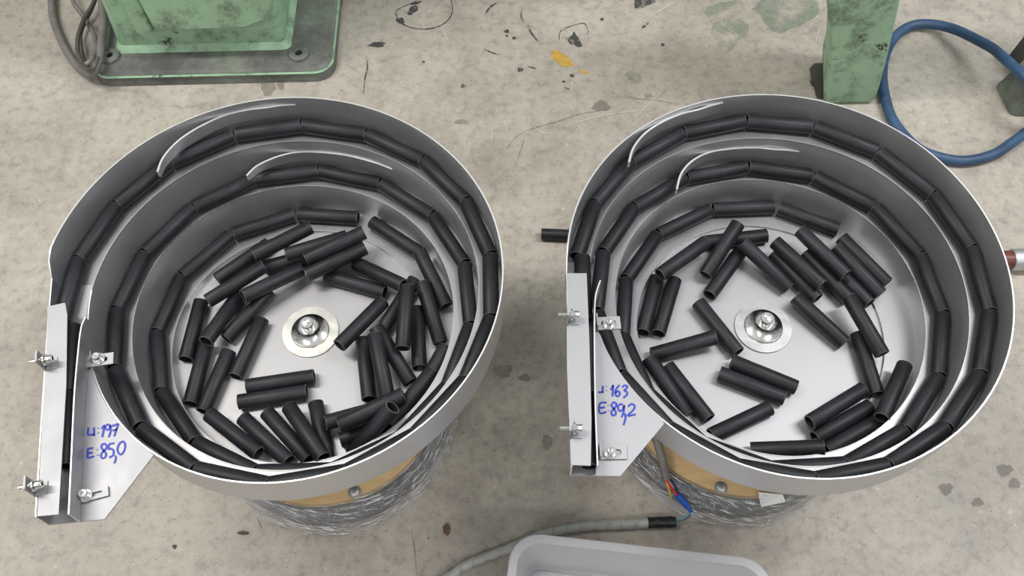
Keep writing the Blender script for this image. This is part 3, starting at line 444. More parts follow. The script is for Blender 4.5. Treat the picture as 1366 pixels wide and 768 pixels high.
for p in ([(490, 62), (500, 56), (513, 57), (512, 62), (500, 63)], [(755, 50), (762, 48), (767, 44), (775, 56), (773, 63), (763, 60)], ring_px(694, 93, 4, 3), ring_px(618, 115, 3.4, 2.6), ring_px(676, 42, 3.5, 2.5),
          ring_px(676, 48, 2, 1.5), ring_px(686, 51, 3, 2), ring_px(803, 26, 2.5, 2), ring_px(884, 60, 2.6, 2), ring_px(763, 101, 3, 2.4), ring_px(752, 109, 2, 1.6), [(528, 26), (536, 24), (540, 30), (532, 32)],
          [(845, -2), (862, -4), (872, 2), (855, 12), (846, 8)], ring_px(565, 83, 2, 1.5), [(1082, 90), (1090, 86), (1098, 90), (1096, 130), (1086, 118), (1080, 105)], ring_px(171, 632-60, 3, 2), ring_px(233, 729, 3, 3)):
    blot('grease_spot', p, ST_BLACK)
for p, wd in (([(548, 5), (530, 14), (531, 26), (545, 36), (570, 39), (592, 32), (603, 18), (602, 0)], .0035), ([(548, 6), (562, 2)], .01), ([(545, 20), (556, 8)], .016), ([(697, 12), (695, 22), (700, 31)], .003), ([(704, 33), (708, 43), (718, 56)], .005),
              ([(648, 18), (654, 10), (664, 3)], .005), ([(646, 66), (655, 70), (667, 74)], .004), ([(704, 89), (716, 92)], .003), ([(746, 55), (748, 42), (765, 34), (780, 32), (785, 44)], .0025), ([(856, 38), (866, 30)], .005),
              ([(753, 117), (760, 120)], .003), ([(490, 80), (490, 92), (487, 105), (485, 125)], .003)):
    streak('grease_mark', p, wd, ST_BLACK)
for p in (ring_px(802, 142, 12, 7), ring_px(671, 495, 13, 9), ring_px(700, 504, 8, 5), ring_px(1340, 627, 11, 8), ring_px(1353, 645, 8, 7), ring_px(1304, 670, 8, 6), ring_px(358, 118, 10, 10), ring_px(375, 114, 5, 6), ring_px(616, 163, 10, 3), ring_px(730, 590, 7, 10), ring_px(1262, 652, 9, 8)):
    blot('damp_patch', p, ST_GREY)
for p, wd in (([(675, 200), (690, 182), (710, 172), (745, 162), (775, 152), (805, 147), (850, 132)], .0022), ([(832, 128), (850, 132), (880, 135), (905, 140)], .002), ([(548, 705), (553, 730), (556, 768)], .002), ([(343, 690), (350, 705)], .002), ([(690, 215), (695, 200), (700, 185)], .0018)):
    streak('crack', p, wd, ST_CRACK)
for p, wd in (([(905, 0), (885, 12), (858, 30)], .006), ([(712, 168), (722, 178), (735, 179)], .004), ([(748, 172), (780, 161), (820, 152), (860, 148)], .003), ([(452, 30), (470, 45), (485, 62)], .0025), ([(840, 165), (865, 140), (900, 108)], .003), ([(1085, 62), (1095, 35)], .004),
              ([(1012, 112), (1055, 120)], .003), ([(590, 40), (600, 60)], .003), ([(658, 165), (655, 195)], .005), ([(1160, 705), (1172, 712)], .004), ([(880, 30), (905, 60)], .002), ([(960, 30), (1010, 70)], .002)):
    streak('chalky_scratch', p, wd, ST_WHITE)
def flake(u, v, a, b, rz, label):
    p = H(u, v); bm = bmesh.new(); vs = []
    n = 7
    pts = [(a*(1+random.uniform(-.3, .2))*math.cos(2*PI*k/n), b*(1+random.uniform(-.3, .2))*math.sin(2*PI*k/n)) for k in range(n)]
    o = prism('rust_flake', pts, .0006, .003, M_RUST); o.location = (p.x, p.y, 0); o.rotation_euler.z = rz
    return tag(o, label, 'debris')
flake(596, 706, .0045, .009, .2, 'small brown rust flake on the concrete between the two feeders near the bottom')
flake(326, 711, .009, .002, 0, 'thin brown rust sliver on the concrete below the left bowl')

# ------------------------------------------------------------------ the bowl feeders
G0 = -1.25
def mkbowl(D, label, words):
    T = np.arange(len(D['R']))/24+G0
    Rf = lambda th: float(np.interp(th, T, D['R']))
    zt = lambda th: D['z0']+max(.003*min(max((th+.3)*8, 0), 1), D['zp']*(th-D['th0']))
    cx, cy = D['c']; bx, by = D['bolt']; ex, ey = D['base']
    root = empty('bowl_feeder', (ex, ey, 0), label, 'machine', 'vibratory bowl feeders on the concrete floor')
    root_off = Vector((-ex, -ey, 0))
    kids = []
    def K(o): kids.append(o); return o
    step = 1/120
    # stepped walls: one rolled sheet winding outwards and upwards
    def Rs(th): return (Rf(th-.012)+Rf(th+.012)+Rf(th))/3
    def strip(name, t0, t1, topf, botf, th_):
        n = int(round((t1-t0)/step)); V = []; F = []; mi = []
        for i in range(n+1):
            th = t0+(t1-t0)*i/n; a = 2*PI*th; r = Rs(th); zb = botf(th); z1 = max(topf(th), zb+.0008)
            for rr, zz in ((r, zb), (r, z1), (r+th_, z1), (r+th_, zb)): V.append((cx+rr*math.cos(a), cy+rr*math.sin(a), zz))
        for i in range(n):
            for k in range(4):
                q = (k+1) % 4; F.append((i*4+k, i*4+q, (i+1)*4+q, (i+1)*4+k)); mi.append(1 if k == 1 else 0)
        F.append((3, 2, 1, 0)); F.append((n*4, n*4+1, n*4+2, n*4+3)); mi += [1, 1]
        return mesh(name, V, F, [M_STEEL, M_EDGE if name == 'outer_wall' else M_FLOORSTEEL], root, auto=30, mi=mi)
    def top_in(th): return zt(th+1)+.0004
    K(strip('inner_wall', -1.22, .5, top_in, lambda th: max(D['z0']-.002, zt(th)-.004) if th > -.2 else D['z0']-.002, .0012))
    K(strip('middle_wall', .5, 1.5, top_in, lambda th: zt(th)-.004, .0012))
    def top_out(th):
        f = min(max((th-1.5)/.06, 0), 1); z = (1-f)*(zt(th+1 if th < 1.52 else 2.52))+f*(zt(th)+D['Hw'])
        if th > 2.488: z = min(z, D['zpl']+.027+(2.5-th)/.012*(D['Hw']-.027))
        return z
    K(strip('outer_wall', 1.5, 2.5, top_out, lambda th: zt(th)-.008, .0016))
    # the spiral track
    def track(name, t0, t1):
        n = int(round((t1-t0)/step)); V = []; F = []
        for i in range(n+1):
            th = t0+(t1-t0)*i/n; a = 2*PI*th; ri = Rs(th-1); ro = Rs(th)+.0006; z = zt(th); dz = min(.0030, z-D['z0']-.0008)
            for rr, zz in ((ri, z), (ro, z-dz), (ro, z-dz-.0012), (ri, z-.0012)): V.append((cx+rr*math.cos(a), cy+rr*math.sin(a), zz))
        for i in range(n):
            for k in range(4):
                q = (k+1) % 4; F.append((i*4+k, (i+1)*4+k, (i+1)*4+q, i*4+q))
        F.append((0, 1, 2, 3)); F.append((n*4+3, n*4+2, n*4+1, n*4))
        return mesh(name, V, F, M_FLOORSTEEL, root, auto=30)
    K(track('inner_track', -.22, .5)); K(track('middle_track', .5, 1.5)); K(track('outer_track', 1.5, 2.5))
    # bowl bottom
    n = 120; V = [(bx, by, D['z0'])]; F = []
    for k in range(n):
        th = k/n-1
        r = Rf(th) if k/n > .75 else Rf(th)
        a = 2*PI*th; V.append((cx+(r+.001)*math.cos(a), cy+(r+.001)*math.sin(a), D['z0']))
    V2 = [(v[0], v[1], v[2]-.003) for v in V]; m = len(V)
    for k in range(n):
        q = (k+1) % n; F.append((0, 1+k, 1+q)); F.append((m, m+1+q, m+1+k)); F.append((1+k, m+1+k, m+1+q, 1+q))
    K(mesh('bowl_bottom', V+V2, F, M_FLOORSTEEL, root))
    # centre clamp
    z0 = D['z0']
    K(lathe('clamp_washer', [(.001, 0), (.0345, 0), (.0350, .0008), (.0347, .0022), (.0235, .0024), (.0225, .0034), (.001, .0034)], M_WASH if bx < 0 else M_WASHR, root, 64, (bx, by, z0+.0002)))
    K(lathe('clamp_cone', [(.001, .001), (.0222, .001), (.0225, .0035), (.020, .0048), (.014, .0085), (.011, .0125), (.0108, .0140), (.001, .0140)], M_POL, root, 64, (bx, by, z0+.0024)))
    hb = socket_bolt('centre_bolt', .0082, .0095, M_POL, root, Matrix.Translation((bx, by, z0+.0164))); K(hb)
    # deflector strips above the tracks
    for k, pts in enumerate(D['baffles']):
        b = sheet('deflector_strip', smoothpath(pts, 6), .018, .0024, M_STEEL, root, (lambda t: .55+.45*min(1, t*3))); K(b)
    # outlet
    zp = D['zpl']; cov = [Vector(p) for p in D['cover']]; sd = [Vector(p) for p in D['side']]; fe = [Vector(p) for p in D['fence']]
    plt = [Vector(p) for p in D['plate']]; pl = Vector(D['plateL'][0])
    d = (sd[1]-sd[0]).normalized(); nrm = Vector((-d.y, d.x, 0));
    if nrm.x < 0: nrm = -nrm
    ang = math.atan2(-d.x, -d.y)*-1
    rim = []
    for k in range(14):
        th = 1.5+.125*k/13*1.0
        a = 2*PI*th; r = Rs(th)+.0016; rim.append((cx+r*math.cos(a), cy+r*math.sin(a)))
    rim = [p for p in rim if p[1] > plt[1].y-.002]
    ex0 = cx-Rs(2.49)-.0008; poly = [(ex0, cy+.006), (sd[0].x, sd[0].y), (pl.x, pl.y), (plt[0].x, plt[0].y), (plt[1].x, plt[1].y)] + rim[::-1] + [(cx-Rs(1.5)-.0005, cy+.006)]
    # clockwise list -> keep simple polygon
    K(prism('outlet_plate', poly, zp-.0018, zp, [M_PLATE], root))
    K(sheet('outer_side_wall', [Vector((ex0, cy, sd[0].z)), sd[0], sd[0].lerp(sd[1], .5), Vector((pl.x, pl.y, sd[1].z))], .027, .0014, M_PLATE, root))
    cz = cov[0].z
    c0 = [(p.x, p.y) for p in cov]
    K(prism('cover_plate', c0, cz-.0012, cz+.0006, [M_PLATE], root))
    fe[-1].x += (plt[0].y+.0005-fe[-1].y)*.1; fe[-1].y = max(fe[-1].y, pl.y+.0005)
    K(sheet('guide_fence', smoothpath(fe, 5), .0262, .0014, M_PLATE, root))
    # slotted clamps on the plate
    for quad, bl in zip(D['tabs'], D['bolts']):
        q = [Vector(p) for p in quad]; c = sum(q, Vector())/4; ux = ((q[1]-q[0])+(q[2]-q[3])).normalized(); W = ((q[1]-q[0]).length+(q[2]-q[3]).length)/2; Hh = ((q[3]-q[0]).length+(q[2]-q[1]).length)/2
        uy = Vector((-ux.y, ux.x, 0)); zc = zp+.0008
        if c.y > cy-.12: zc = zp+.003
        m4 = Matrix((ux, uy, Vector((0, 0, 1)))).transposed().to_4x4(); m4.translation = (c.x, c.y, zc)
        br = slotted('clamp_bracket', W, Hh, .002, W*.62, Hh*.42, M_PLATE, root, m4); K(br)
        # upright leg against the fence
        bm = bmesh.new(); e = c-ux*(W/2)
        bmesh.ops.create_cube(bm, size=1, matrix=Matrix.Translation((e.x, e.y, zc+.006)) @ Matrix.Rotation(math.atan2(ux.y, ux.x), 4, 'Z') @ Matrix.Diagonal((.0016, Hh, .012, 1)))
        u_ = bm_obj('upright_leg', bm, M_PLATE, br); kids.append(u_)
        bl = Vector(bl)
        w_ = lathe('washer', [(.003, 0), (.0066, 0), (.0068, .0008), (.0066, .0016), (.003, .0016)], M_POL, br, 28, (bl.x, bl.y, zc+.0021)); kids.append(w_)
        w2 = lathe('spring_washer', [(.003, 0), (.0052, 0), (.0052, .0018), (.003, .0018)], M_POL, br, 28, (bl.x, bl.y, zc+.0038)); kids.append(w2)
        s_ = socket_bolt('socket_screw', .0042, .0052, M_POL, br, Matrix.Translation((bl.x, bl.y, zc+.0057))); kids.append(s_)
    # slotted stand-up tabs on the outer side wall
    for p in D['outer']:
        p = Vector(p); zc = cz+.010
        ux = Vector((0, 0, 1)); uy = -d; uz = nrm
        m4 = Matrix((ux, uy, ux.cross(uy))).transposed().to_4x4(); m4.translation = (p.x-nrm.x*.001, p.y, zc)
        br = slotted('side_tab', .025, .013, .0018, .015, .0052, M_PLATE, root, m4); K(br)
        bm = bmesh.new(); f0 = p+nrm*.005
        bmesh.ops.create_cube(bm, size=1, matrix=Matrix.Translation((f0.x, f0.y, cz+.0013)) @ Matrix.Rotation(math.atan2(nrm.y, nrm.x), 4, 'Z') @ Matrix.Diagonal((.011, .013, .0016, 1)))
        kids.append(bm_obj('tab_foot', bm, M_PLATE, br))
        zax = nrm; xax = Vector((0, 0, 1)); yax = zax.cross(xax)
        mb = Matrix((xax, yax, zax)).transposed().to_4x4(); mb.translation = Vector((p.x, p.y, zc+.002))+nrm*.004
        kids.append(socket_bolt('socket_screw', .0040, .0062, M_POL, br, mb, shaft=.016))
        mw = mb.copy(); mw.translation = Vector((p.x, p.y, zc+.002))+nrm*.0015
        kids.append(lathe('washer', [(.002, 0), (.0062, 0), (.0062, .0018), (.002, .0018)], M_POL, br, 24, (0, 0, 0), None))
        kids[-1].data.transform(mw)
    # marker writing
    V = []; F = []
    for st in D['writing']:
        P = smoothpath(st, 4) if len(st) > 2 else [Vector(q) for q in st]
        n = len(P); b0 = len(V)
        for i, q in enumerate(P):
            t = (P[min(i+1, n-1)]-P[max(i-1, 0)]); t.z = 0; t.normalize(); s = Vector((-t.y, t.x, 0))*.00095
            V += [(q.x+s.x, q.y+s.y, zp+.0007), (q.x-s.x, q.y-s.y, zp+.0007)]
        for i in range(n-1): F.append((b0+2*i, b0+2*i+1, b0+2*i+3, b0+2*i+2))
    wr = mesh('marker_writing', V, F, M_INK, root); K(wr); wr['label'] = 'blue handwritten marker figures reading '+words
    # drive unit under the bowl
    K(lathe('drive_body', [(.001, 0), (.155, 0), (.163, .008), (.163, .062), (.157, .073), (.001, .076)], M_BODY, root, 72, (ex, ey, .0015)))
    K(lathe('plywood_disc', [(.001, 0), (.1575, 0), (.1575, .012), (.001, .012)], M_WOOD, root, 96, (ex, ey, .078)))
    K(lathe('drive_column', [(.001, 0), (.085, 0), (.085, .10), (.12, .11), (.12, .1465), (.001, .1465)], M_BODY, root, 48, ((bx+ex)/2, (by+ey)/2, .0905)))
    rnd = random.Random(int(abs(ex)*1000)); V = []; F = []; n = 180
    prof = [(.1595, .0925), (.1635, .090), (.1665, .083), (.1685, .07), (.1695, .055), (.1705, .040), (.171, .026), (.172, .014), (.1735, .003)]
    ph = [rnd.uniform(0, 6.28) for _ in range(8)]
    for j, (r, z) in enumerate(prof):
        for k in range(n):
            a = 2*PI*k/n; q = .0010*math.sin(9*a+ph[0]+j*.8)+.0008*math.sin(23*a+ph[1]-j*1.1)+.0006*math.sin(41*a+ph[2]+j*1.7)+rnd.uniform(-.0005, .0005)
            rr = r+q*(1.0 if j > 1 else .3); V.append((ex+rr*math.cos(a), ey+rr*math.sin(a), z+(0 if j < 1 else rnd.uniform(-.0005, .0005))))
    for j in range(len(prof)-1):
        for k in range(n):
            q = (k+1) % n; F.append((j*n+k, (j+1)*n+k, (j+1)*n+q, j*n+q))
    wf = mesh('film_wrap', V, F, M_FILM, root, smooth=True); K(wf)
    uvl = wf.data.uv_layers.new(name='wrap')
    for f_ in wf.data.polygons:
        for li, vi in zip(f_.loop_indices, f_.vertices):
            j, k = divmod(vi, n); kk = k if not (k == 0 and f_.vertices[2] % n == n-1 or k == 0 and n-1 in [w % n for w in f_.vertices]) else n
            uvl.data[li].uv = (j/len(prof)+.35*math.sin(2*PI*kk/n*2), kk/n*6); wf['label'] = 'clear crinkled stretch film wound around the drive'
    for o in root.children:
        o.data.transform(Matrix.Translation(root_off))
        for c in o.children: c.data.transform(Matrix.Translation(root_off))
    return root
def add_child(root, o):
    o.data.transform(Matrix.Translation(-root.location)); o.parent = root; return o
fL = mkbowl(BOWLS[0], 'left stainless steel bowl feeder on film-wrapped base, outlet marked 197', '\u0426:197 and E:85,0')
fR = mkbowl(BOWLS[1], 'right stainless steel bowl feeder on film-wrapped base, outlet marked 163', '\u0426:163 and E:89,2')
def dome_bolt(root, u, v):
    p = H(u, v, .092)
    add_child(root, lathe('dome_nut', [(.001, 0), (.0085, 0), (.0085, .0008), (.0058, .0012), (.0052, .0034), (.003, .0044), (.001, .0046)], M_STEEL, None, 28, (p.x, p.y, .0905)))
dome_bolt(fL, 473, 656); dome_bolt(fR, 962, 650)
# paper label on the right drive
q = [H(1011, 656, .096), H(1044, 659.6, .096), H(1048, 669, .090), H(1015.5, 676, .090)]
lab = mesh('paper_label', q+[p-Vector((0, 0, .0004)) for p in q], [(3, 2, 1, 0), (4, 5, 6, 7), (0, 1, 5, 4), (1, 2, 6, 5), (2, 3, 7, 6), (3, 0, 4, 7)], M_PAPER)
add_child(fR, lab)
V = []; F = []
for r_ in range(3):
    for c_ in range(8):
        if (r_*5+c_*3) % 7 == 0: continue
        a = (c_+.7)/9; b = (r_+.8)/4
        P = lambda a, b: (q[0].lerp(q[1], a)).lerp(q[3].lerp(q[2], a), b)+Vector((0, 0, .0003))
        k = len(V); V += [P(a, b), P(a+.035, b), P(a+.035, b+.07), P(a, b+.07)]; F.append((k, k+1, k+2, k+3))
add_child(fR, mesh('faint_print', V, F, M_PRINT))
fR_cable = tube('supply_cable', [Vector((.243, .465, .135)), H(868, 560, .125), H(877, 590, .115), H(884, 615, .108), H(888.5, 640, .100)], .0058, M_GREYCABLE); add_child(fR, fR_cable)
add_child(fR, tube('yellow_wire', [H(888, 637, .100), H(891, 648, .094), H(895, 663, .066)], .0014, M_YEL, n=8))
add_child(fR, tube('navy_wire', [H(889, 637, .102), H(896, 641, .098), H(904, 656, .082)], .0014, M_NAVY, n=8))
add_child(fR, tube('red_wire', [H(888, 638, .101), H(892, 645, .097), H(899, 655, .086), H(906, 664, .072)], .0017, M_RED, n=8))
con = tube('blue_connector', [H(903, 659, .078), H(908, 665, .070), H(917, 675, .056), H(921.5, 681, .048)], .0042, M_BLUE, n=8, sub=3, radf=lambda t: 1.15 if t < .7 else .8); add_child(fR, con)

# ------------------------------------------------------------------ rubber tubes
def tube_mesh():
    ro, ri, Lh, n = .0092, .0074, .0395, 28
    pr = [(ri, -Lh), (ro-.0002, -Lh), (ro, -Lh+.0004), (ro, 0), (ro, Lh-.0004), (ro-.0002, Lh), (ri, Lh), (ri, 0)]
    V = []; F = []
    for r, x in pr:
        for k in range(n): V.append((x, r*math.cos(2*PI*k/n), r*math.sin(2*PI*k/n)))
    m = len(pr)
    for i in range(m):
        j = (i+1) % m
        for k in range(n):
            q_ = (k+1) % n; F.append((i*n+k, j*n+k, j*n+q_, i*n+q_))
    me = bpy.data.meshes.new('rubber_tube'); me.from_pydata(V, [], F); me.update(); me.materials.append(M_RUBBER); me.materials.append(M_CUTEND)
    me.polygons.foreach_set('material_index', [1 if (i // n) in (0, 1, 4, 5) else 0 for i in range(m*n)])
    me.polygons.foreach_set('use_smooth', [True]*len(me.polygons)); me.set_sharp_from_angle(angle=math.radians(40))
    return me
TM = tube_mesh()
def put_tube(A, B, label, group):
    A = Vector(A); B = Vector(B); d = B-A
    o = bpy.data.objects.new('rubber_tube', TM); COL.objects.link(o)
    o.location = (A+B)/2; o.rotation_mode = 'QUATERNION'
    qn = Vector((1, 0, 0)).rotation_difference(d.normalized()); from_spin = random.uniform(0, 2*PI)
    x = d.normalized(); y = Vector((0, 0, 1)).cross(x).normalized(); z = x.cross(y)
    R = Matrix((x, y, z)).transposed() @ Matrix.Rotation(from_spin, 3, 'X')
    o.rotation_quaternion = R.to_quaternion()
    o.scale = (d.length/.079, 1, 1)
    return tag(o, label, 'tube', group)
def clock(th):
    h = (3-(th % 1)*12) % 12; k = round(h*2)/2 % 12
    names = ['twelve', 'one', 'two', 'three', 'four', 'five', 'six', 'seven', 'eight', 'nine', 'ten', 'eleven']
    return names[int(k)]+" o'clock" if k == int(k) else 'half past '+names[int(k)]
for D, side in zip(BOWLS, ('left', 'right')):
    for th, A, B in D['chain']:
        row = 'outermost' if th > 1.5 else 'middle' if th > .5 else 'innermost'
        put_tube(A, B, f'black rubber tube in the {row} channel of the {side} bowl at {clock(th)}', f'rubber tubes queued along the spiral track of the {side} bowl')
    for nm, A, B in D['loose']:
        put_tube(A, B, LOOSE[side][nm], f'rubber tubes lying loose in the {side} bowl')
# tubes already inside the two outlets
def outlet_tubes(D, side, fr):
    cov = [Vector(p) for p in D['cover']]; fe = [Vector(p) for p in D['fence']]; sd = [Vector(p) for p in D['side']]
    a = sd[0]; b = Vector((D['plateL'][0][0], D['plateL'][0][1], 0)); d = Vector((b.x-a.x, b.y-a.y, 0)); l = d.length; d.normalize(); nrm = Vector((-d.y, d.x, 0))
    if nrm.x < 0: nrm = -nrm
    for s0, s1, lb in fr:
        off = nrm*.0185
        z = D['zpl']+.0100
        put_tube(Vector((a.x, a.y, z))+d*s0+off-Vector((0, 0, 0)), Vector((a.x, a.y, z))+d*s1+off, lb, f'rubber tubes inside the outlet of the {side} bowl')
outlet_tubes(BOWLS[0], 'left', [(.0, .079, 'black rubber tube inside the left outlet slot, beside the upper slotted clamp'), (.081, .160, 'black rubber tube inside the left outlet slot, beside the blue figures')])
outlet_tubes(BOWLS[1], 'right', [(-.041, .038, 'black rubber tube passing under the top of the right outlet cover'), (.125, .204, 'black rubber tube inside the right outlet slot, next to the lower slotted clamp')])
p = H(722, 312, .0099); q = H(757, 313.5, .0099); d = (q-p).normalized()
put_tube(p, p+d*.079, 'black rubber tube dropped on the concrete between the two bowls', None)

# ------------------------------------------------------------------ wrapped cable on the floor
wc = empty('wrapped_cable', H(780, 702), 'grey cable in translucent spiral wrap with black tape end, on the floor', 'cable')
path = [H(560, 792, .008), H(600, 768, .008), H(625, 752, .008), (H(680, 731, .008)), H(725, 712, .008), H(780, 702, .008), H(830, 699.5, .008), H(866, 697, .008)]
P = smoothpath(path, 40); L_ = 0
V = []; F = []; n = 14; prevn = Vector((0, 0, 1)); acc = 0
for i, pt in enumerate(P):
    if i: acc += (pt-P[i-1]).length
    t = (P[min(i+1, len(P)-1)]-P[max(i-1, 0)]).normalized(); a = t.cross(prevn).normalized(); b = a.cross(t); prevn = b
    for k in range(n):
        ph = 2*PI*k/n; s = ((acc/.019)-k/n) % 1; r = .0059+.0014*s
        V.append(pt+a*r*math.cos(ph)+b*r*math.sin(ph))
for i in range(len(P)-1):
    for k in range(n):
        q = (k+1) % n; F.append((i*n+k, i*n+q, (i+1)*n+q, (i+1)*n+k))
F.append(tuple(range(n-1, -1, -1))); F.append(tuple((len(P)-1)*n+k for k in range(n)))
add_child(wc, mesh('spiral_wrap', V, F, M_WRAP, auto=50))
add_child(wc, tube('tape_sleeve', [H(864, 697.2, .0085), H(875, 696.5, .0085), H(890, 696.2, .0085), H(901, 696, .0085)], .0076, M_TAPE, n=14, sub=5, radf=lambda t: 1+.05*math.sin(t*19)))
add_child(wc, tube('green_wire_end', [H(899, 696, .0085), H(904, 696, .0085)], .0035, M_GRN, n=8, sub=2))
add_child(wc, tube('blue_wire', [H(901, 694, .008), H(908, 692, .012), H(914, 689, .020), H(921, 684, .036)], .0012, M_CYAN, n=6))
add_child(wc, tube('grey_wire', [H(901, 696, .008), H(911, 694, .010), H(919, 689, .020), H(922, 683, .038)], .0011, M_GREYCABLE, n=6))

# ------------------------------------------------------------------ plastic box in the foreground
hb_ = .086
A = H(684, 709, hb_); B = H(1016, 746, hb_); ux = (B-A).normalized(); ux.z = 0; uy_ = Vector((ux.y, -ux.x, 0))   # towards the viewer
W, Dp = (B-A).length+.012, .24
bx_ = empty('storage_box', (A+ux*W/2+uy_*Dp/2).xyz*Vector((1, 1, 0)) if False else Vector(((A+ux*W/2+uy_*Dp/2).x, (A+ux*W/2+uy_*Dp/2).y, 0)), 'empty frosted translucent plastic box on the floor in the foreground', 'box')
def rr(w_, d_, r_, z, off=0):
    pts = []
    for sx, sy, a0 in ((1, 1, 0), (-1, 1, 90), (-1, -1, 180), (1, -1, 270)):
        for k in range(7):
            a = math.radians(a0+15*k); pts.append((sx*(w_/2-r_)+r_*math.cos(a), sy*(d_/2-r_)+r_*math.sin(a)))
    return [Vector((0, 0, z))+ux*x-uy_*y for x, y in pts]
rings = [rr(W-.040, Dp-.040, .018, .001), rr(W-.034, Dp-.034, .021, .006), rr(W-.018, Dp-.018, .03, hb_-.004), rr(W-.002, Dp-.002, .036, hb_-.004), rr(W, Dp, .037, hb_-.0075), rr(W+.002, Dp+.002, .038, hb_-.0075), rr(W+.002, Dp+.002, .038, hb_-.001), rr(W, Dp, .037, hb_),
         rr(W-.020, Dp-.020, .029, hb_), rr(W-.022, Dp-.022, .028, hb_-.002), rr(W-.037, Dp-.037, .019, .0075), rr(W-.044, Dp-.044, .016, .003)]
V = [p for r_ in rings for p in r_]; n = 28; F = []
for j in range(len(rings)-1):
    for k in range(n):
        q = (k+1) % n; F.append((j*n+k, j*n+q, (j+1)*n+q, (j+1)*n+k))
F.append(tuple(range(n-1, -1, -1))); F.append(tuple((len(rings)-1)*n+k for k in range(n)))
bb = mesh('box_shell', V, F, M_BIN, bx_, auto=40)
# raised bottom panel
rings = [rr(W-.052, Dp-.052, .014, .0032), rr(W-.052, Dp-.052, .014, .0056), rr(W-.058, Dp-.058, .012, .0066), rr(W-.066, Dp-.066, .010, .0050)]
V = [p for r_ in rings for p in r_]; F = []
for j in range(3):
    for k in range(n):
        q = (k+1) % n; F.append((j*n+k, j*n+q, (j+1)*n+q, (j+1)*n+k))
F.append(tuple(3*n+k for k in range(n)))
mesh('bottom_rib', V, F, M_BIN, bx_, auto=40)

# ------------------------------------------------------------------ blue hose
hz = .0092
tag(tube('air_hose', [H(1480, 170, hz), H(1450, 160, .05), H(1400, 128, .085), H(1366, 101, .090), H(1340, 78, .075), H(1318, 61, .055), H(1270, 38, .026), H(1230, 32, .012), H(1203, 41, hz), H(1184, 65, hz), H(1177, 100, hz), H(1183, 140, hz), H(1196, 168, hz), H(1222, 196, hz), H(1250, 209, hz), H(1286, 214.5, hz), H(1325, 206, hz), H(1353, 188, hz), H(1385, 165, hz), H(1440, 130, hz), H(1500, 120, hz)], .0088, M_HOSE, n=16, sub=10),
    'dusty blue rubber air hose looped on the floor behind the right bowl', 'hose')

# ------------------------------------------------------------------ pipe end at the right edge
pe = empty('pipe_fitting', Vector((.79, .742, 0)), 'silver pipe with red-brown end on the floor at the right edge', 'pipe')
RX = Matrix.Rotation(PI/2, 4, 'Y')
pp = H(1336, 346, .02)
add_child(pe, lathe('threaded_end', [(.001, 0), (.0125, 0), (.0145, .002), (.0145, .0255), (.001, .0255)], M_COPPER, None, 28, (pp.x-.010, pp.y, .0185), RX))
add_child(pe, lathe('steel_pipe', [(.001, 0), (.0160, 0), (.0172, .0015), (.0172, .17), (.001, .17)], M_STEEL, None, 32, (pp.x+.0150, pp.y, .0185), RX))

# ------------------------------------------------------------------ green machine on the left
mg = empty('machine_pedestal', (-.52, 1.45, 0), 'chipped green cast-iron machine pedestal on bolted base plate, top left', 'machine')
def rrect(x0, y0, x1, y1, r, k_=6):
    pts = []
    for cx_, cy_, a0 in ((x1-r, y1-r, 0), (x0+r, y1-r, 90), (x0+r, y0+r, 180), (x1-r, y0+r, 270)):
        for k in range(k_+1):
            a = math.radians(a0+90*k/k_); pts.append((cx_+r*math.cos(a), cy_+r*math.sin(a)))
    return pts
def block(name, p0, p1, z0, z1, mat, parent, bev=0):
    return add_child(parent, prism(name, p0, z0, z1, mat, None, bev, p1))
block('base_plate', rrect(-.740, 1.158, -.308, 1.85, .035), rrect(-.737, 1.161, -.311, 1.85, .033), .001, .020, M_GRIME, mg)
block('base_plate_rim', rrect(-.7365, 1.1615, -.3115, 1.846, .033), rrect(-.733, 1.166, -.316, 1.84, .03), .0237, .028, M_GRIME, mg)
block('painted_edge', rrect(-.7395, 1.1585, -.3085, 1.849, .034), rrect(-.738, 1.160, -.310, 1.848, .034), .0203, .0224, M_GREEN, mg)
block('pedestal_body', rrect(-.695, 1.218, -.395, 1.80, .012), rrect(-.655, 1.240, -.375, 1.80, .012), .028, .62, M_GREEN, mg)
# cast foot fillet
block('foot_fillet', rrect(-.703, 1.210, -.386, 1.81, .014), rrect(-.694, 1.219, -.394, 1.81, .012), .028, .040, M_GREEN, mg)
# raised door with a rounded lower corner
prof = [(-.605, .105), (-.600, .099), (-.44, .103), (-.405, .118), (-.385, .150), (-.375, .20), (-.375, .45), (-.625, .45)]
bm = bmesh.new(); a_ = [bm.verts.new((x, 1.213+.04*(z-.1), z)) for x, z in prof]; b_ = [bm.verts.new((x+(.004 if x < -.5 else -.004), 1.187+.04*(z-.1), z+.003)) for x, z in prof]
bm.faces.new(b_); bm.faces.new(a_[::-1])
for k in range(len(prof)): bm.faces.new((a_[k], a_[(k+1) % 8], b_[(k+1) % 8], b_[k]))
bmesh.ops.recalc_face_normals(bm, faces=bm.faces); bmesh.ops.bevel(bm, geom=list(bm.edges), offset=.0025, segments=2, affect='EDGES', clamp_overlap=True)
door = add_child(mg, bm_obj('pedestal_door', bm, M_GREEN))
hp = Vector((-.415, 1.1905, .195))
o = lathe('door_knob', [(.001, 0), (.016, 0), (.018, .003), (.015, .010), (.010, .014), (.001, .015)], M_POL, None, 24, hp, Matrix.Rotation(PI/2, 4, 'X')); o.data.transform(Matrix.Translation(-mg.location)); o.parent = door
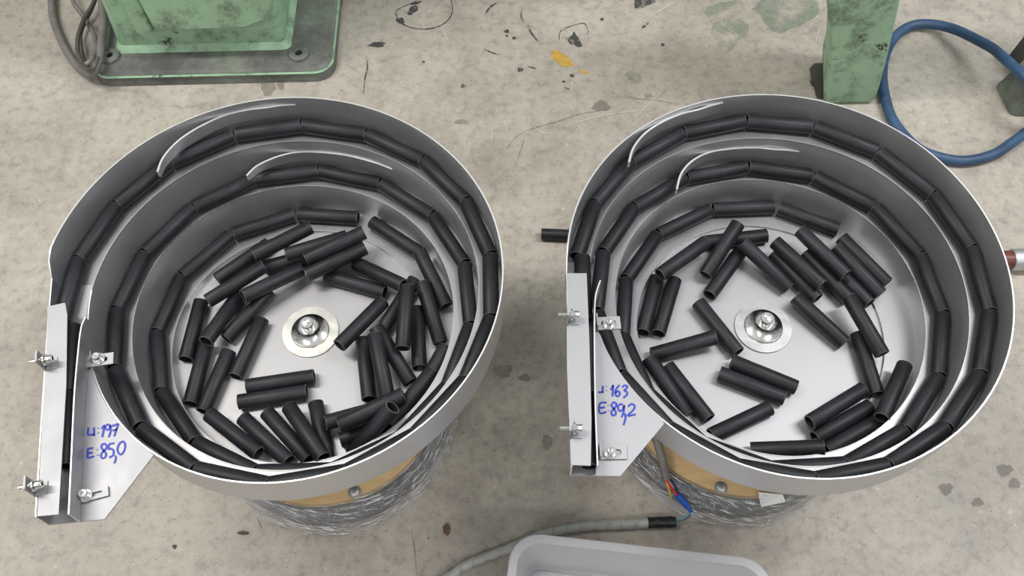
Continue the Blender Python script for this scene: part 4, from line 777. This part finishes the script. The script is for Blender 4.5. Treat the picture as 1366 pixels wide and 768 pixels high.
# rib at the door's left
block('casting_rib', rrect(-.640, 1.198, -.610, 1.25, .006), rrect(-.628, 1.205, -.606, 1.25, .006), .09, .6, M_GREEN, mg)
for u, v in ((147, 76), (399, 73)):
    p = H(u, v, .028)
    add_child(mg, lathe('anchor_boss', [(.0065, .0), (.019, 0), (.0175, .005), (.015, .0065), (.0075, .0065), (.0065, .0055), (.0065, .0)], M_GRIME, None, 32, (p.x, p.y, .028), closed=True))
    add_child(mg, lathe('anchor_hole', [(.001, 0), (.0064, 0), (.0064, .0012), (.001, .0012)], M_TAPE, None, 20, (p.x, p.y, .028)))
block('unseen_shade_bed', rrect(-.72, 1.28, .72, 1.78, .02), rrect(-.72, 1.28, .72, 1.78, .02), .62, .80, M_GREEN, mg)  # unseen bed above the view, added to shade the floor at the back
# cable loops beside the pedestal
def cab(path, r, label, m_):
    tag(tube('cable_loop', path, r, m_, n=12, sub=8), label, 'cable', None)
cab([H(66, -40, .02), H(69, 0, .012), H(72, 28, .010), H(86, 62, .010), H(103, 88, .012), H(119, 99, .030), H(129, 90, .045), H(134, 65, .048), H(138, 30, .050), H(136, 0, .055), H(134, -40, .06)], .0072, 'thick grey cable, outermost loop of the coil beside the left pedestal', M_GREYCABLE)
cab([H(90, -40, .024), H(97, 0, .022), H(113, 24, .022), H(125, 46, .024), H(128, 62, .045), H(121, 80, .060), H(114, 86, .060)], .0042, 'thin brown-grey cable crossing inside the coil beside the left pedestal', M_GREYCABLE)
cab([H(132, -40, .034), H(126, 0, .036), H(112, 26, .038), H(104, 50, .036), H(104, 72, .034), H(112, 88, .046), H(118, 93, .060)], .0040, 'thin dark cable curving down the left inside of the coil', M_DARKCABLE)
cab([H(140, -40, .020), H(125, 5, .018), H(109, 40, .013), H(108, 60, .013), H(113, 80, .016), H(123, 92, .062), H(131, 76, .068)], .0036, 'thin dark cable behind the others in the coil by the pedestal', M_DARKCABLE)

# ------------------------------------------------------------------ green machine leg on the right
lg = empty('machine_leg', (.60, 1.14, 0), 'chipped pale green cast-iron machine leg behind the right bowl', 'machine')
# front outline (x, z) at Y=1.08, waisted and widening upwards
Lf = [(.560, .001), (.549, .012), (.5425, .040), (.5385, .075), (.530, .11), (.521, .15), (.5085, .19), (.488, .245), (.470, .30), (.455, .40), (.445, .62)]
Rf_ = [(.632, .001), (.640, .012), (.6365, .040), (.631, .075), (.626, .11), (.619, .15), (.6125, .19), (.603, .245), (.600, .30), (.600, .40), (.600, .62)]
V = []; F = []
for (xl, z), (xr, _) in zip(Lf, Rf_):
    yb = 1.18
    yf = 1.076+ (0.004 if z < .01 else 0)
    V += [(xl+.004, yf, z), (xr-.004, yf, z), (xr, yf+.006, z), (xr-.01, yb, z), (xl+.016, yb, z), (xl, yf+.006, z)]
m = len(Lf)
for j in range(m-1):
    for k in range(6):
        q = (k+1) % 6; F.append((j*6+k, j*6+q, (j+1)*6+q, (j+1)*6+k))
F.append(tuple(range(5, -1, -1))); F.append(tuple((m-1)*6+k for k in range(6)))
add_child(lg, mesh('leg_casting', V, F, M_GREEN, auto=50))
block('foot_block', rrect(.541, 1.090, .575, 1.165, .006), rrect(.543, 1.095, .572, 1.16, .006), .001, .016, M_DARKIRON, lg, .002)

# ------------------------------------------------------------------ grey-green foot at the right edge
ft = empty('machine_foot', (.90, 1.08, 0), 'dusty grey-green tapered iron foot at the right edge beyond the hose', 'machine')
block('foot_casting', [(.864, 1.050), (.874, 1.040), (.93, 1.040), (.95, 1.06), (.95, 1.12), (.872, 1.12), (.860, 1.11)], [(.872, 1.056), (.880, 1.050), (.92, 1.05), (.935, 1.06), (.935, 1.115), (.885, 1.115), (.873, 1.10)], .001, .065, simple('dusty_green_iron', (.15, .17, .14), .6, 0, .4, 20, .3), ft, .003)
block('foot_shaft', [(.900, 1.125), (.95, 1.125), (.95, 1.18), (.900, 1.18)], [(.903, 1.13), (.95, 1.13), (.95, 1.175), (.903, 1.175)], .001, .07, M_DARKIRON, ft, .004)
